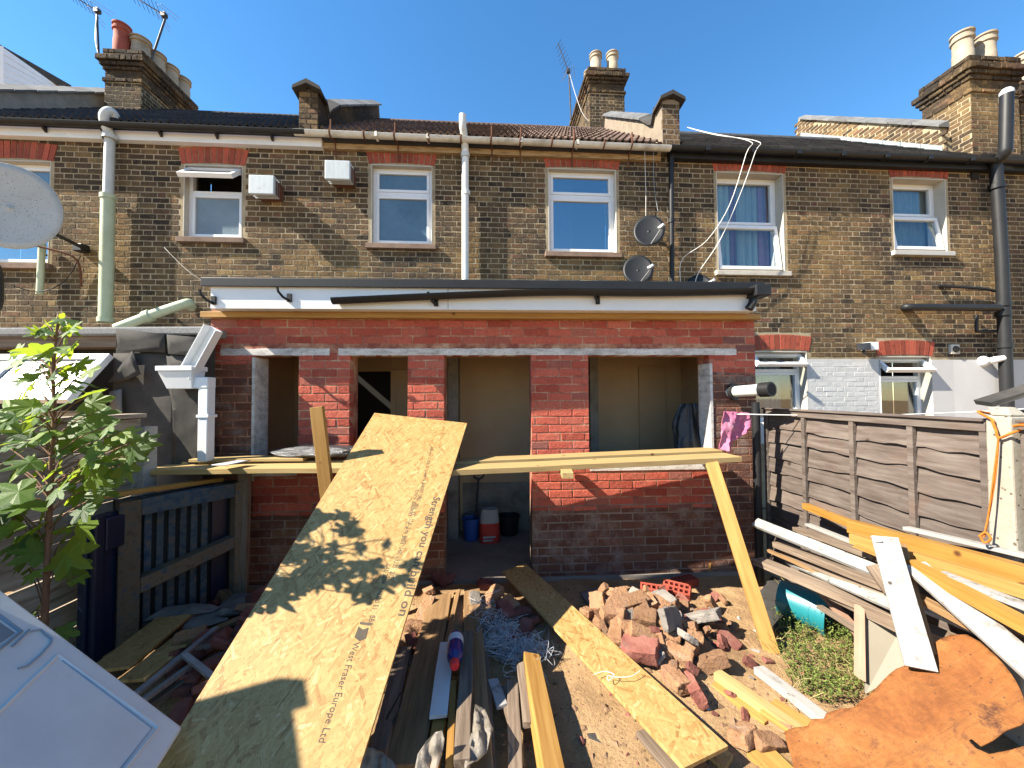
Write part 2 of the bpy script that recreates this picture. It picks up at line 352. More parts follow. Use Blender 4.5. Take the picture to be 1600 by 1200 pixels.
M['newtimber'] = mk('new_yellow_timber', [(.231, .113, .025), (.307, .166, .044), (.351, .206, .063)], 3, stretch=(.7, 14, 14), rough=.6, bump=.3, bscale=6, bdist=.002, rndv=.2, speck=((.121, .050, .011), 5.5, .055))
M['orangetimber'] = mk('orange_treated_timber', [(.201, .091, .015), (.265, .136, .028), (.288, .165, .039)], 3, stretch=(.7, 14, 14), rough=.5, bump=.3, bscale=6, bdist=.002, rndv=.2, speck=((.074, .030, .009), 5.5, .06))
M['paletimber'] = mk('pale_sawn_timber', [(.246, .163, .063), (.328, .229, .097), (.351, .256, .118)], 3, stretch=(.8, 12, 12), rough=.65, bump=.3, bscale=6, bdist=.002, rndv=.2, speck=((.117, .066, .021), 6, .06))
M['oldwood'] = mk('weathered_brown_wood', [(.075, .053, .038), (.158, .116, .083), (.225, .176, .131)], 3, stretch=(.8, 14, 14), rough=.9, bump=.7, bscale=7, bdist=.004, rndv=.4)
M['brownwood'] = mk('brown_site_wood', [(.136, .076, .032), (.224, .132, .060), (.288, .176, .088)], 3, stretch=(.8, 12, 12), rough=.85, bump=.5, bscale=7, rndv=.3)
M['fencewood'] = mk('silvered_fence_wood', [(.057, .041, .032), (.100, .078, .066), (.142, .119, .101)], 2.4, stretch=(1.2, 14, 14), rough=.9, bump=.7, bscale=6, bdist=.004, rndv=.35, speck=((.035, .023, .019), 4.5, .06), dirt=((.124, .067, .041), 2, .56, .55))
M['leftboard'] = mk('flaking_pale_board', [(.117, .081, .054), (.297, .242, .180), (.396, .342, .270)], 2.6, stretch=(1, 12, 12), rough=.9, bump=.7, bscale=7, rndv=.2)
M['whitewood'] = mk('white_painted_wood', [(.224, .212, .195), (.275, .267, .252), (.285, .281, .270)], 3, stretch=(.8, 5, 5), rough=.6, bump=.4, bscale=12, rndv=.1, dirt=((.085, .06, .042), 16, .535, .9), speck=((.043, .032, .025), 9, .05))
M['pallet'] = mk('blue_washed_pallet', [(.014, .033, .068), (.053, .072, .090), (.114, .086, .061)], 3, stretch=(1, 8, 8), rough=.85, bump=.6, bscale=7, rndv=.4, which='World')
M['palletwood'] = mk('pallet_bare_wood', [(.076, .057, .038), (.133, .095, .060), (.051, .070, .089)], 3, stretch=(1, 8, 8), rough=.9, bump=.6, bscale=7, rndv=.4, which='World')
M['bluesheet'] = mk('blue_plastic_sheet', [(.002, .007, .024), (.004, .012, .034)], 3, rough=.4, bump=.2, spec=.5)
M['felt'] = mk('charcoal_roof_felt', [(.022, .021, .020), (.041, .038, .035), (.056, .051, .047)], 4, rough=.95, bump=.8, bscale=120, bdist=.003, which='World')
M['mineralfelt'] = mk('mineral_felt_edge', [(.13, .13, .13), (.23, .23, .23)], 60, rough=.95, bump=.8, bscale=150, which='World')
M['concrete'] = mk('concrete', [(.229, .202, .158), (.305, .278, .229)], 6, rough=.95, bump=.7, bscale=60, speck=((.087, .066, .049), 30, .14))
M['lintel'] = mk('concrete_lintel', [(.309, .279, .250), (.547, .512, .476), (.654, .630, .595)], 9, stretch=(.6, 1, 2), rough=.95, bump=.8, bscale=50, which='World', speck=((.149, .127, .103), 60, .16), dirt=((.230, .196, .149), 12, .55, .7))
M['slab'] = mk('cement_floor', [(.15, .13, .11), (.24, .21, .18)], 3, rough=.95, bump=.5, which='World')
M['plaster'] = mk('tan_plaster', [(.351, .242, .141), (.421, .302, .184)], 1.6, rough=.9, bump=.3, bscale=30, which='World')
M['plasterflake'] = mk('flaking_plaster', [(.132, .114, .090), (.240, .216, .180)], 4, rough=.95, bump=.6, which='World', dirt=((.084, .054, .036), 6, .55, .8))
M['whitebrick'] = mk('white_painted_brickwork', [(.408, .408, .394), (.503, .496, .483)], 5, rough=.8, bump=.7, bscale=50, which='World', rndv=.1)
M['whiterender'] = mk('white_render', [(.408, .394, .381), (.462, .449, .435)], 2, rough=.9, bump=.5, bscale=60, which='World')
M['potcream'] = mk('buff_chimney_pot', [(.206, .163, .109), (.299, .250, .185), (.326, .283, .218)], 5, rough=.9, bump=.3, which='World', rndv=.15)
M['potred'] = mk('red_chimney_pot', [(.20, .045, .03), (.28, .07, .045)], 5, rough=.8, bump=.3, which='World')
M['dish'] = mk('grey_white_dish', [(.393, .382, .348), (.487, .464, .418)], 3, rough=.5, bump=.1, speck=((.110, .097, .077), 42, .13))
M['darkdish'] = mk('dark_grey_dish', [(.009, .009, .011), (.014, .015, .015)], 4, rough=.5, bump=.2)
M['galv'] = mk('galvanised_metal', [(.272, .280, .288), (.384, .392, .400)], 8, rough=.45, bump=.1, metal=.6)
M['darkmetal'] = mk('dark_metal', [(.035, .035, .04), (.06, .06, .065)], 8, rough=.5, bump=.1, metal=.5)
M['brokenbrick'] = mk('broken_yellow_brick', [(.205, .098, .047), (.298, .165, .087), (.246, .125, .076)], 7, rough=.97, bump=1, bscale=45, bdist=.02, rndv=.75, dirt=((.286, .229, .183), 9, .56, .7))
M['brokenred'] = mk('broken_red_brick', [(.112, .034, .024), (.173, .062, .046), (.214, .096, .073)], 7, rough=.95, bump=.9, bscale=45, bdist=.01, rndv=.4, dirt=((.184, .157, .134), 8, .6, .6))
M['brokengrey'] = mk('mortar_lump', [(.150, .135, .120), (.247, .217, .188)], 7, rough=.97, bump=1, bscale=45, bdist=.01, rndv=.4)
M['hollowbrick'] = mk('new_red_brick', [(.204, .034, .020), (.258, .051, .031)], 9, rough=.85, bump=.5)
M['bluebottle'] = mk('navy_plastic', [(.008, .012, .085), (.012, .018, .12)], 4, rough=.25, bump=0, spec=.6)
M['redcap'] = mk('red_plastic', [(.55, .02, .025), (.6, .03, .03)], 4, rough=.35, bump=0, spec=.5)
M['labelpaper'] = mk('white_label', [(.374, .394, .422), (.476, .490, .503)], 12, rough=.5, bump=.1)
M['clearplastic'] = mk('milky_polythene', [(.113, .095, .073), (.149, .130, .103)], 6, rough=.5, bump=.6, bscale=12, bdist=.02, spec=.6, dirt=((.076, .053, .030), 8, .55, .6))
M['blacksack'] = mk('black_polythene', [(.005, .005, .006), (.009, .009, .010)], 5, rough=.3, bump=.7, bscale=14, bdist=.03, spec=.6)
M['silversheet'] = mk('silvery_black_polythene', [(.023, .025, .029), (.068, .070, .074)], 5, stretch=(1, 3, 3), rough=.25, bump=.7, bscale=12, bdist=.03, spec=.8)
M['pinkcloth'] = mk('pink_cloth', [(.374, .068, .150), (.462, .150, .245), (.490, .231, .313)], 7, rough=.95, bump=.7, bscale=60)
M['tealplastic'] = mk('teal_plastic', [(.009, .132, .156), (.012, .168, .192)], 4, rough=.4, bump=.1, spec=.5, dirt=((.120, .108, .078), 8, .6, .5))
M['bluebucket'] = mk('blue_plastic', [(.015, .05, .20), (.02, .07, .26)], 4, rough=.45, bump=.1, spec=.5)
M['cream'] = mk('cream_laminate', [(.148, .129, .097), (.169, .151, .118)], 2.5, rough=.6, bump=.2)
M['pinkwood'] = mk('pinkish_board_edge', [(.229, .136, .093), (.283, .179, .125)], 4, rough=.8, bump=.3)
M['doorwhite'] = mk('door_white_paint', [(.559, .543, .511), (.667, .648, .610)], 3, rough=.45, bump=.25, bscale=9, bdist=.003, spec=.4, dirt=((.451, .368, .256), 3, .6, .6))  # off-white base with brownish stains
M['doorline'] = mk('blue_grey_bead', [(.193, .237, .272), (.262, .307, .350)], 6, rough=.4, bump=.1)
M['lino'] = mk('grey_torn_lino', [(.104, .092, .080), (.192, .172, .156)], 4, rough=.85, bump=.5, rndv=.3)
M['orangerope'] = mk('orange_rope', [(.385, .096, .010), (.462, .150, .020)], 40, rough=.9, bump=.6)
M['cable'] = mk('white_cable', [(.561, .544, .510), (.612, .595, .561)], 5, rough=.5, bump=0)
M['blackcable'] = mk('black_cable', [(.012, .012, .012), (.02, .02, .02)], 5, rough=.5, bump=0)
M['bark'] = mk('young_brown_bark', [(.10, .05, .03), (.20, .11, .065)], 20, stretch=(1, 1, .3), rough=.85, bump=.4)
M['weed'] = mk('weed_green', [(.05, .085, .018), (.11, .15, .03), (.20, .20, .06)], 12, rough=.7, bump=0, which='World', rndv=.9)
M['dryweed'] = mk('dry_weed', [(.22, .18, .07), (.34, .28, .13)], 12, rough=.8, bump=0, rndv=.6)
M['netgrey'] = mk('grey_netting', [(.256, .264, .272), (.480, .480, .480)], 20, rough=.7, bump=0, rndv=.5)
M['ink'] = mk('black_print', [(.05, .042, .033), (.085, .065, .042)], 30, rough=.7, bump=0)
M['bagwhite'] = mk('cement_sack_paper', [(.272, .261, .245), (.338, .326, .305)], 6, rough=.7, bump=.3)
M['bagred'] = mk('cement_sack_red', [(.45, .03, .02), (.52, .05, .035)], 6, rough=.6, bump=.3)
M['chips'] = mk('mixed_rubble_chips', [(.145, .078, .040), (.188, .124, .075)], 9, rough=.97, bump=.6, rndv=.9)

def poly_mat():
    m, t = newmat('clear_crumpled_polythene'); v = coord(t)
    b_ = bump_(t, noise_(t, v, 16, 6, .7), .8, .02)
    d1 = bsdf(t, (.34, .30, .25), .35, b_, .6); tr = node(t, 'ShaderNodeBsdfTransparent', {'Color': (.9, .87, .82, 1)}); tl = node(t, 'ShaderNodeBsdfTranslucent', {'Color': (.40, .36, .30, 1)})
    x = node(t, 'ShaderNodeMixShader', {0: .35, 1: d1, 2: tl.outputs[0]})
    out(t, node(t, 'ShaderNodeMixShader', {0: .32, 1: x.outputs[0], 2: tr.outputs[0]}).outputs[0]); return m
M['polythene'] = poly_mat()

# ------------------------------------------------------------------ ground
def gz(x, y):
    p = V((x, y, 0))
    h = .035 * noise.noise(p * 1.3) + .014 * noise.noise(p * 5) + .006 * noise.noise(p * 14)
    h += .12 * math.exp(-((x - .95) ** 2 / .26 + (y - 2.70) ** 2 / .20))
    h += .17 * math.exp(-((x + 1.75) ** 2 / .45 + (y - 2.55) ** 2 / .5))
    h += .10 * math.exp(-((x + .35) ** 2 / .12 + (y - 2.9) ** 2 / .25))
    return h if -2.9 < x < 2.5 and y < 3.6 else 0.0
def ground():
    def steps(a, b, n): return [a + (b - a) * i / n for i in range(n + 1)]
    xs = [-90, -40, -15, -6, -3.2] + steps(-2.9, 2.5, 150) + [2.9, 6, 15, 40, 90]
    ys = [-90, -40, -15, -5, -1.5] + steps(-.3, 3.6, 120) + [4.2, 6, 15, 40, 90]
    mb = MB(); n = len(xs)
    vs = [(x, y, gz(x, y) - (.02 if y > 3.6 else 0)) for y in ys for x in xs]
    fs = [(j * n + i, j * n + i + 1, (j + 1) * n + i + 1, (j + 1) * n + i) for j in range(len(ys) - 1) for i in range(n - 1)]
    mb.add(vs, fs, 0); mb.build('ground', M['dirt'], None, 80, kind='structure')
ground()
def onG(x, y, h=0.0):                 # the point of the ground (or h above it) seen at a photo pixel
    p = aZ(x, y, h)
    for _ in range(4): p = aZ(x, y, gz(p.x, p.y) + h)
    return p

# ------------------------------------------------------------------ bricks
rb = random.Random(11)
def brick_geo(L, H, dep=.05, bev=.004, jit=.002, face=.0015):
    j = lambda a: rb.uniform(-a, a)
    c = [(-L / 2, -H / 2), (L / 2, -H / 2), (L / 2, H / 2), (-L / 2, H / 2)]
    f0 = j(face); tx = j(face); tz = j(face)
    fr = [(x - math.copysign(bev, x) + j(jit), f0 + tx * (1 if x > 0 else -1) + tz * (1 if z > 0 else -1), z - math.copysign(bev, z) + j(jit)) for x, z in c]
    rg = [(x + j(jit), bev, z + j(jit)) for x, z in c]
    bk = [(x, dep, z) for x, z in c]
    return fr + rg + bk, [(0, 1, 2, 3)] + [(4 + i, 4 + (i + 1) % 4, (i + 1) % 4, i) for i in range(4)] + [(8 + i, 8 + (i + 1) % 4, 4 + (i + 1) % 4, 4 + i) for i in range(4)]
def courses(u0, u1, z0, z1, holes, bond='flemish', L=.215, H=.065, j=.010, off=0.0):
    res = []; k = int(math.floor(z0 / (H + j)))
    while True:
        zb = k * (H + j); k += 1
        if zb < z0 - .001: continue
        if zb + H > z1 + .02: break
        ht = min(H, z1 - zb)
        if ht < .03: break
        pat = [L, (L - j) / 2] if bond == 'flemish' else [L]
        per = sum(pat) + j * len(pat)
        x = math.floor((u0 - off) / per) * per + off - per + (per / 2 if k % 2 else 0) + rb.uniform(-.008, .008)
        i = 0; segs = []
        while x < u1:
            l = pat[i % len(pat)]; segs.append((x, x + l + rb.uniform(-.004, .004))); x += l + j; i += 1
        for a, b in segs:
            parts = [(max(a, u0), min(b, u1))]
            for (h0, h1, hz0, hz1) in holes:
                if min(zb + ht, hz1) - max(zb, hz0) > .45 * ht:
                    nx = []
                    for (p, q) in parts:
                        if q <= h0 or p >= h1: nx.append((p, q))
                        else:
                            if p < h0: nx.append((p, h0))
                            if q > h1: nx.append((h1, q))
                    parts = nx
            for (p, q) in parts:
                if q - p > .025: res.append((p, q, zb, zb + ht))
    return res
def variants(name, L, H, mat, n, **k):
    r = []
    for _ in range(n):
        v, f = brick_geo(L, H, **k); r.append(MB().add(v, f, 0).data(name, mat))
    return r
def lay(parent, bricks, mat, dist, u_off=0, limit=300, name='brick', old=True, rest='brickwork'):
    """the bricks nearest the camera as parts that share mesh data, the others as one part"""
    kw = dict(dep=.06, bev=.005, jit=.0034, face=.0011) if old else dict(dep=.10, bev=.004, jit=.0028, face=.0009)
    bricks = sorted(bricks, key=dist)
    vs = {'s': variants(name, .215, .065, mat, 14, **kw), 'h': variants(name, .1025, .065, mat, 10, **kw)}
    rest_mb = MB()
    for n, (a, b, z0, z1) in enumerate(bricks):
        L, H = b - a, z1 - z0
        if n < limit:
            k, bl = ('s', .215) if L > .15 else ('h', .1025)
            o = bpy.data.objects.new(name, rb.choice(vs[k])); C.objects.link(o); o.parent = parent
            o.location = ((a + b) / 2 - u_off, 0, (z0 + z1) / 2); o.scale = (L / bl, 1, H / .065)
        else:
            v, f = brick_geo(L, H, **kw); c = V(((a + b) / 2 - u_off, 0, (z0 + z1) / 2))
            rest_mb.add([V(p) + c for p in v], f)
    if rest_mb.v: rest_mb.build(rest, mat, parent, kind='stuff')
def slab_with_holes(mb, u0, u1, z0, z1, holes, y0, y1):
    us = sorted({u0, u1} | {min(max(h[i], u0), u1) for h in holes for i in (0, 1)}); zs = sorted({z0, z1} | {min(max(h[i], z0), z1) for h in holes for i in (2, 3)})
    inh = lambda u, z: any(h[0] < u < h[1] and h[2] < z < h[3] for h in holes)
    for i in range(len(us) - 1):
        k = 0
        while k < len(zs) - 1:
            uc = (us[i] + us[i + 1]) / 2
            if us[i + 1] - us[i] < 1e-5 or inh(uc, (zs[k] + zs[k + 1]) / 2): k += 1; continue
            e = k
            while e + 1 < len(zs) - 1 and not inh(uc, (zs[e + 1] + zs[e + 2]) / 2): e += 1
            mb.box(us[i], us[i + 1], y0, y1, zs[k], zs[e + 1]); k = e + 1
def face_bricks(mb, o, ux, nrm, W, Ht, holes=(), bond='flemish', z_off=0.0):
    """bricks over a W x Ht face: o bottom-left corner, ux along it, nrm outwards"""
    ux = V(ux).normalized(); nrm = V(nrm).normalized(); o = V(o)
    for (a, b, z0, z1) in courses(0, W, 0, Ht, holes, bond, off=rb.uniform(0, .2)):
        v, f = brick_geo(b - a, z1 - z0, dep=.03, bev=.005, jit=.004, face=.0010)
        c = o + ux * ((a + b) / 2) + V((0, 0, (z0 + z1) / 2))
        mb.add([c + ux * p[0] - nrm * p[1] + V((0, 0, p[2])) for p in v], f)

# ------------------------------------------------------------------ terrace of houses
EZ = 5.33                              # eaves height
def mbox(x0, y0, x1, y1, d=0):         # photo box on the terrace wall -> u0, u1, z0, z1
    ym, xm = (y0 + y1) / 2, (x0 + x1) / 2
    return MAIN.uz(x0, ym, d)[0], MAIN.uz(x1, ym, d)[0], MAIN.uz(xm, y1, d)[1], MAIN.uz(xm, y0, d)[1]
UB0, UB1, UC1 = MAIN.uz(490, 300)[0], MAIN.uz(1041, 300)[0], MAIN.uz(1541, 300)[0]
UA0 = UB0 - 5.02; UD1 = UC1 + 1.6
def house(u0, label): return empty('terraced_house', MAIN.w(u0, 0, 0), MAIN.a, label, 'house', 'terraced houses across the end of the yard')
HA = house(UA0, 'brown brick terraced house with black roof tiles and white fascia, beside the big white dish')
HB = house(UB0, 'middle brown brick terraced house with brown roof tiles, directly above the red extension')
HC = house(UB1, 'brown brick terraced house with grey slates and white painted ground floor, behind the slatted fence')
HD = house(UC1, 'sliver of brown brick terraced house beyond the thick black soil pipe')

def bars(mb, u0, u1, z0, z1, t, y0, y1):
    mb.box(u0, u1, y0, y1, z0, z0 + t); mb.box(u0, u1, y0, y1, z1 - t, z1)
    mb.box(u0, u0 + t, y0, y1, z0 + t, z1 - t); mb.box(u1 - t, u1, y0, y1, z0 + t, z1 - t)
def sash(parent, u0, u1, z0, z1, y, glass, tilt=0.0, t=.05, name='sash'):
    """a glazed sash hung from its top edge, opening outwards by tilt"""
    Mx = Matrix.Translation((0, y, z1)) @ Matrix.Rotation(-tilt, 4, 'X')
    mb = MB(); bars(mb, u0, u1, z0 - z1, 0, t, -.03, .03)
    s = mb.build(name, M['upvc'], parent, M=Mx, bevel=.004)
    return s, Mx
def pane(parent, u0, u1, z0, z1, y, glass, Mx=None):
    return MB().box(u0, u1, y, y + .008, z0, z1).build('pane', M[glass], parent, M=Mx)
def curtain(parent, u0, u1, z0, z1, y, mat, amp=.025, waves=6):
    n = 60; vs = []; fs = []
    for i in range(n + 1):
        f = i / n; a = amp * math.sin(f * waves * 6.28 + .7 * math.sin(f * 9)) + .3 * amp * math.sin(f * waves * 15)
        vs += [(u0 + (u1 - u0) * f, y + a, z0), (u0 + (u1 - u0) * f, y + a * .6, z1)]
    fs = [(2 * i, 2 * i + 2, 2 * i + 3, 2 * i + 1) for i in range(n)]
    return MB().add(vs, fs, 0).build('curtain', M[mat], parent, 80)
def window(H, hu, box, trans=None, top='glass', bot='glass', topopen=0.0, botopen=0.0, rev='reveal', sill=None, dep=.09, curtains=(), name='window', interior='dark'):
    u0, u1, z0, z1 = box; u0 -= hu; u1 -= hu
    mb = MB(); bars(mb, u0 + .004, u1 - .004, z0, z1, .045, dep, dep + .07)
    zt = None if trans is None else z0 + (z1 - z0) * trans
    if zt: mb.box(u0 + .049, u1 - .049, dep, dep + .07, zt - .025, zt + .025)
    wdw = mb.build(name, M['upvc'], H, bevel=.004)
    rv = MB(); rv.box(u0 - .004, u0 + .006, .001, dep, z0, z1); rv.box(u1 - .006, u1 + .004, .001, dep, z0, z1); rv.box(u0 + .006, u1 - .006, .001, dep, z1 - .012, z1 + .004)
    rv.build('reveal', M[rev], wdw)
    for (a, b, g, op, nm) in ([(z0, z1, bot, botopen, 'sash')] if not zt else [(zt, z1, top, topopen, 'top_light'), (z0, zt, bot, botopen, 'sash')]):
        lo = a + (.025 if zt and a == zt else .045); hi = b - (.025 if zt and b == zt else .045)
        if op:
            s, Mx = sash(wdw, u0 + .03, u1 - .03, lo - .015, hi + .01, dep - .03, g, op, name=nm)
            pane(wdw, u0 + .08, u1 - .08, (lo - .015) - (hi + .01) + .05, -.05, -.004, g, Mx)
        else:
            mb = MB(); bars(mb, u0 + .047, u1 - .047, lo + .002, hi - .002, .04, dep - .006, dep + .05); mb.build(nm, M['upvc'], wdw, bevel=.004)
            pane(wdw, u0 + .085, u1 - .085, lo + .04, hi - .04, dep + .02, g)
    MB().box(u0 + .01, u1 - .01, dep + .42, dep + .44, z0, z1).build('room_shade_back', M[interior], wdw)  # near-black back, the room's shade put into its colour
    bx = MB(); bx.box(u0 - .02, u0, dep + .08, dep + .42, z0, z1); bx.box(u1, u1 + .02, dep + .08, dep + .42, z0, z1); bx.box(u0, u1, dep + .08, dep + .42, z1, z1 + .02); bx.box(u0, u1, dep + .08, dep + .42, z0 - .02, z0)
    bx.build('room_shade_sides', M[interior], wdw)  # sides carry the same painted-in room shade
    if sill:
        MB().box(u0 - .06, u1 + .06, -.055, dep - .01, z0 - .075, z0 - .002).build('sill', M[sill], wdw, bevel=.006)
    for (c0, c1, mat, y) in curtains: curtain(wdw, u0 + (u1 - u0) * c0, u0 + (u1 - u0) * c1, z0, z1, dep + y, mat, waves=max(2, 9 * (c1 - c0)))
    return wdw
def arch(H, hu, box, h=.245, mat='arch'):
    u0, u1, _, z1 = box; u0 -= hu + .04; u1 -= hu - .04; n = max(8, round((u1 - u0) / .077)); cx = (u0 + u1) / 2
    for i in range(n):
        def pt(f, top):
            x = u0 + (u1 - u0) * f; k = (x - cx) / (u1 - u0)
            rise = .035 * (1 - 4 * k * k)
            return (x + (k * .10 if top else 0), z1 + .006 + rise * (.7 if not top else 1) + (h - .03 if top else 0))
        g = .075
        q = [pt((i + g) / n, 0), pt((i + 1 - g) / n, 0), pt((i + 1 - g) / n, 1), pt((i + g) / n, 1)]
        y0 = -.004 + rb.uniform(-.003, .003)
        MB().prism([(x, y0, z) for x, z in q], (0, .09, 0)).build('arch_brick', M[mat], H)

WIN = {}
WIN['W0'] = mbox(-40, 250, 77, 412); WIN['W1'] = mbox(287, 258, 378, 372); WIN['W2'] = mbox(580, 258, 675, 382)
WIN['W3'] = mbox(857, 264, 963, 395); WIN['W4'] = mbox(1121, 270, 1225, 424); WIN['W5'] = mbox(1396, 279, 1479, 393)
WIN['L1'] = mbox(1178, 549, 1262, 662); WIN['L2'] = mbox(1376, 557, 1456, 674)
def holes_of(keys): return [WIN[k] for k in keys], [(WIN[k][0] - .045, WIN[k][1] + .045, WIN[k][2], WIN[k][3] + .25) for k in keys]
LOWZ = {'A': 2.2, 'B': 2.85, 'C': 1.0, 'D': 1.0}
ZW = MAIN.uz(1420, 561)[1]             # top of the white painted ground floor
UREND = MAIN.uz(1375, 600)[0]
for key, H, u0, u1, wins in (('A', HA, UA0, UB0, ['W0', 'W1']), ('B', HB, UB0, UB1, ['W2', 'W3']), ('C', HC, UB1, UC1, ['W4', 'W5', 'L1', 'L2']), ('D', HD, UC1, UD1, [])):
    op, bh = holes_of(wins)
    mb = MB(); slab_with_holes(mb, u0, u1, 0, EZ + .12, op, .0036, .26)
    mb.v = [V((p.x - u0, p.y, p.z)) for p in mb.v]
    mb.build('wall', M['mortar'], H)
    vis = u0 if key != 'A' else -7.25
    def dist(b, H=H): return (MAIN.w((b[0] + b[1]) / 2, 0, (b[2] + b[3]) / 2) - CAM).length + (10 if not -10 < pix(MAIN.w((b[0] + b[1]) / 2, 0, b[2]))[0] < 1610 else 0)
    if key in 'AB':
        lay(H, courses(vis, u1, LOWZ[key], EZ - .02, bh), M['stock'], dist, u0)
    else:
        lay(H, courses(u0, u1, ZW, EZ - .02, bh), M['stock'], dist, u0)
        if key == 'C':
            lay(H, courses(u0, UREND, 1.0, ZW - .02, bh), M['whitebrick'], dist, u0, limit=0, rest='painted_brickwork', old=True)
            mb = MB(); slab_with_holes(mb, u0, UREND, .95, ZW, op, .0012, .0034); mb.v = [V((p.x - u0, p.y, p.z)) for p in mb.v]; mb.build('painted_mortar', M['whitebrick'], H)
        mb = MB(); slab_with_holes(mb, max(u0, UREND), u1, .9, ZW - .012, op, -.012, .0036); mb.v = [V((p.x - u0, p.y, p.z)) for p in mb.v]
        mb.build('rendered_wall', M['whiterender'], H)
    for k in wins: arch(H, u0, WIN[k])
window(HA, UA0, WIN['W0'], .62, 'frost', 'glass', sill='oldsill')
window(HA, UA0, WIN['W1'], .66, 'frost', 'frostlight', topopen=R(48), rev='reveal', sill='oldsill')
window(HB, UB0, WIN['W2'], .67, 'frost', 'frost', sill='oldsill')
window(HB, UB0, WIN['W3'], .70, 'glass', 'glass', sill='oldsill', curtains=[(.05, .42, 'bluecurtain', .16)])
window(HC, UB1, WIN['W4'], .50, 'clearglass', 'clearglass', dep=.16, botopen=R(7), sill='sill', curtains=[(.02, .36, 'tealcurtain', .12), (.36, .46, 'purplecurtain', .13), (.46, .80, 'tealcurtain', .12), (.80, .98, 'purplecurtain', .13)])
window(HC, UB1, WIN['W5'], .52, 'clearglass', 'clearglass', dep=.16, botopen=R(9), sill='whitepaint', curtains=[(.03, .97, 'voile', .12)])
window(HC, UB1, WIN['L1'], .74, 'clearglass', 'clearglass', dep=.14, topopen=R(40), curtains=[(.3, .8, 'voile', .2)])
window(HC, UB1, WIN['L2'], .72, 'clearglass', 'clearglass', dep=.14, topopen=R(45))

# roofs
SL = math.atan(.775); SD = V((0, math.cos(SL), math.sin(SL))); SN = V((0, -math.sin(SL), math.cos(SL)))
EY = -.13                              # eaves line in front of the wall
def tile_mesh(wd, ln, mat, rolls, amp=.018, th=.014):
    n = rolls * 6; vs = []; fs = []
    prof = [(-wd / 2 + wd * i / n, amp * max(0, math.sin(i / n * rolls * 2 * math.pi)) * 1.4) for i in range(n + 1)] if rolls else [(-wd / 2, 0), (wd / 2, 0)]
    for (y, lift) in ((0, th + .008), (ln, 0)):
        vs += [(x, y, z + lift) for x, z in prof]
    vs += [(x, 0, z + .006) for x, z in prof]
    k = len(prof)
    for i in range(k - 1):
        fs.append((i, i + 1, k + i + 1, k + i)); fs.append((2 * k + i, 2 * k + i + 1, i + 1, i))
    return MB().add(vs, fs, 0).data('roof_tile', mat, 40 if rolls else None)
def roof(H, hu, u0, u1, mat, wd, gauge, rolls, run, name='roof_tile', seed=1):
    rr = random.Random(seed); a0 = V((u0 - hu, EY, EZ)); L = run / math.cos(SL)
    mb = MB(); mb.prism([a0 - SN * .02, a0 + SD * L - SN * .02, a0 + SD * L - SN * .12, a0 - SN * .12], (u1 - u0, 0, 0))
    rf = mb.build('roof', M['blackplastic'], H)
    ms = [tile_mesh(wd - (.004 if not rolls else 0), gauge + .07, M[mat], rolls, amp=.020 * (1 + .1 * i), th=.026) for i in range(3)]
    nr = int(L / gauge); nc = int(math.ceil((u1 - u0) / wd))
    tiles = []
    for r in range(nr):
        for c in range(nc):
            x = u0 - hu + wd * (c + .5) + (0 if rolls or r % 2 == 0 else wd / 2)
            if x > u1 - hu: continue
            p = V((x, EY - .03, EZ)) + SD * (r * gauge) + SN * (rr.uniform(0, .004))
            tiles.append((p, rr.uniform(-.012, .012) if not rolls else rr.uniform(-.006, .006)))
    for i, (p, tw) in enumerate(tiles[:300]):
        o = bpy.data.objects.new(name, rr.choice(ms)); C.objects.link(o); o.parent = rf
        o.matrix_local = axes(p, V((1, 0, 0)) + SD * tw, SN + SD * rr.uniform(-.02, .02))
    p = a0 + SD * L
    MB().tube([p + V((0, 0, -.02)), p + V((u1 - u0, 0, -.02))], .10, 10).build('ridge_tile', M[mat], rf, 40)
    return rf
roof(HA, UA0, UA0 + .2, UB0 - .16, 'blacktile', .30, .27, 3, 2.6, seed=3)
roof(HB, UB0, UB0 + .16, UB1 - .16, 'browntile', .30, .27, 3, 2.6, seed=4)
roof(HC, UB1, UB1 + .16, UC1 - .16, 'slate', .25, .21, 0, 2.5, name='roof_slate', seed=5)
roof(HD, UC1, UC1 + .16, UD1, 'slate', .25, .21, 0, 2.5, name='roof_slate', seed=6)
def gutter(H, u0, u1, z, y, r, mat, slope=0.0):
    n = 10; prof = [(y - r * math.cos(math.pi * i / n), z - r * math.sin(math.pi * i / n)) for i in range(n + 1)]
    inner = [(y - (r - .006) * math.cos(math.pi * i / n), z - (r - .006) * math.sin(math.pi * i / n)) for i in range(n, -1, -1)]
    return MB().prism([(u0, a, b) for a, b in prof + inner], (u1 - u0, 0, slope)).build('gutter', M[mat], H, 40)
def rib(H, u, z, y, r, mat, name='gutter_bracket'):
    MB().tube([(u, y - r - .004, z + .01)] + [(u, y - (r + .006) * math.cos(math.pi * i / 8), z - (r + .006) * math.sin(math.pi * i / 8)) for i in range(1, 8)] + [(u, y + r, z)], .012, 6).build(name, M[mat], H)
LA, LB, LC = UB0 - UA0, UB1 - UB0, UC1 - UB1
gutter(HA, .1, LA - .03, EZ - .035, EY - .06, .050, 'blackplastic')
MB().box(.1, LA + .14, -.09, .004, EZ - .175, EZ - .05).build('fascia', M['upvc'], HA, bevel=.004)
for i in range(6): MB().prism([(.9 + i * .72, -.10, EZ - .06), (.9 + i * .72, -.19, EZ - .05), (.9 + i * .72, -.10, EZ - .13)], (.03, 0, 0)).build('gutter_bracket', M['blackplastic'], HA)
gutter(HB, -.18, LB - .02, EZ - .03, EY - .05, .058, 'dirtygutter', -.02)
MB().box(.14, LB - .1, -.055, .004, EZ - .17, EZ - .04).build('eaves_board', M['oldtimber'], HB)
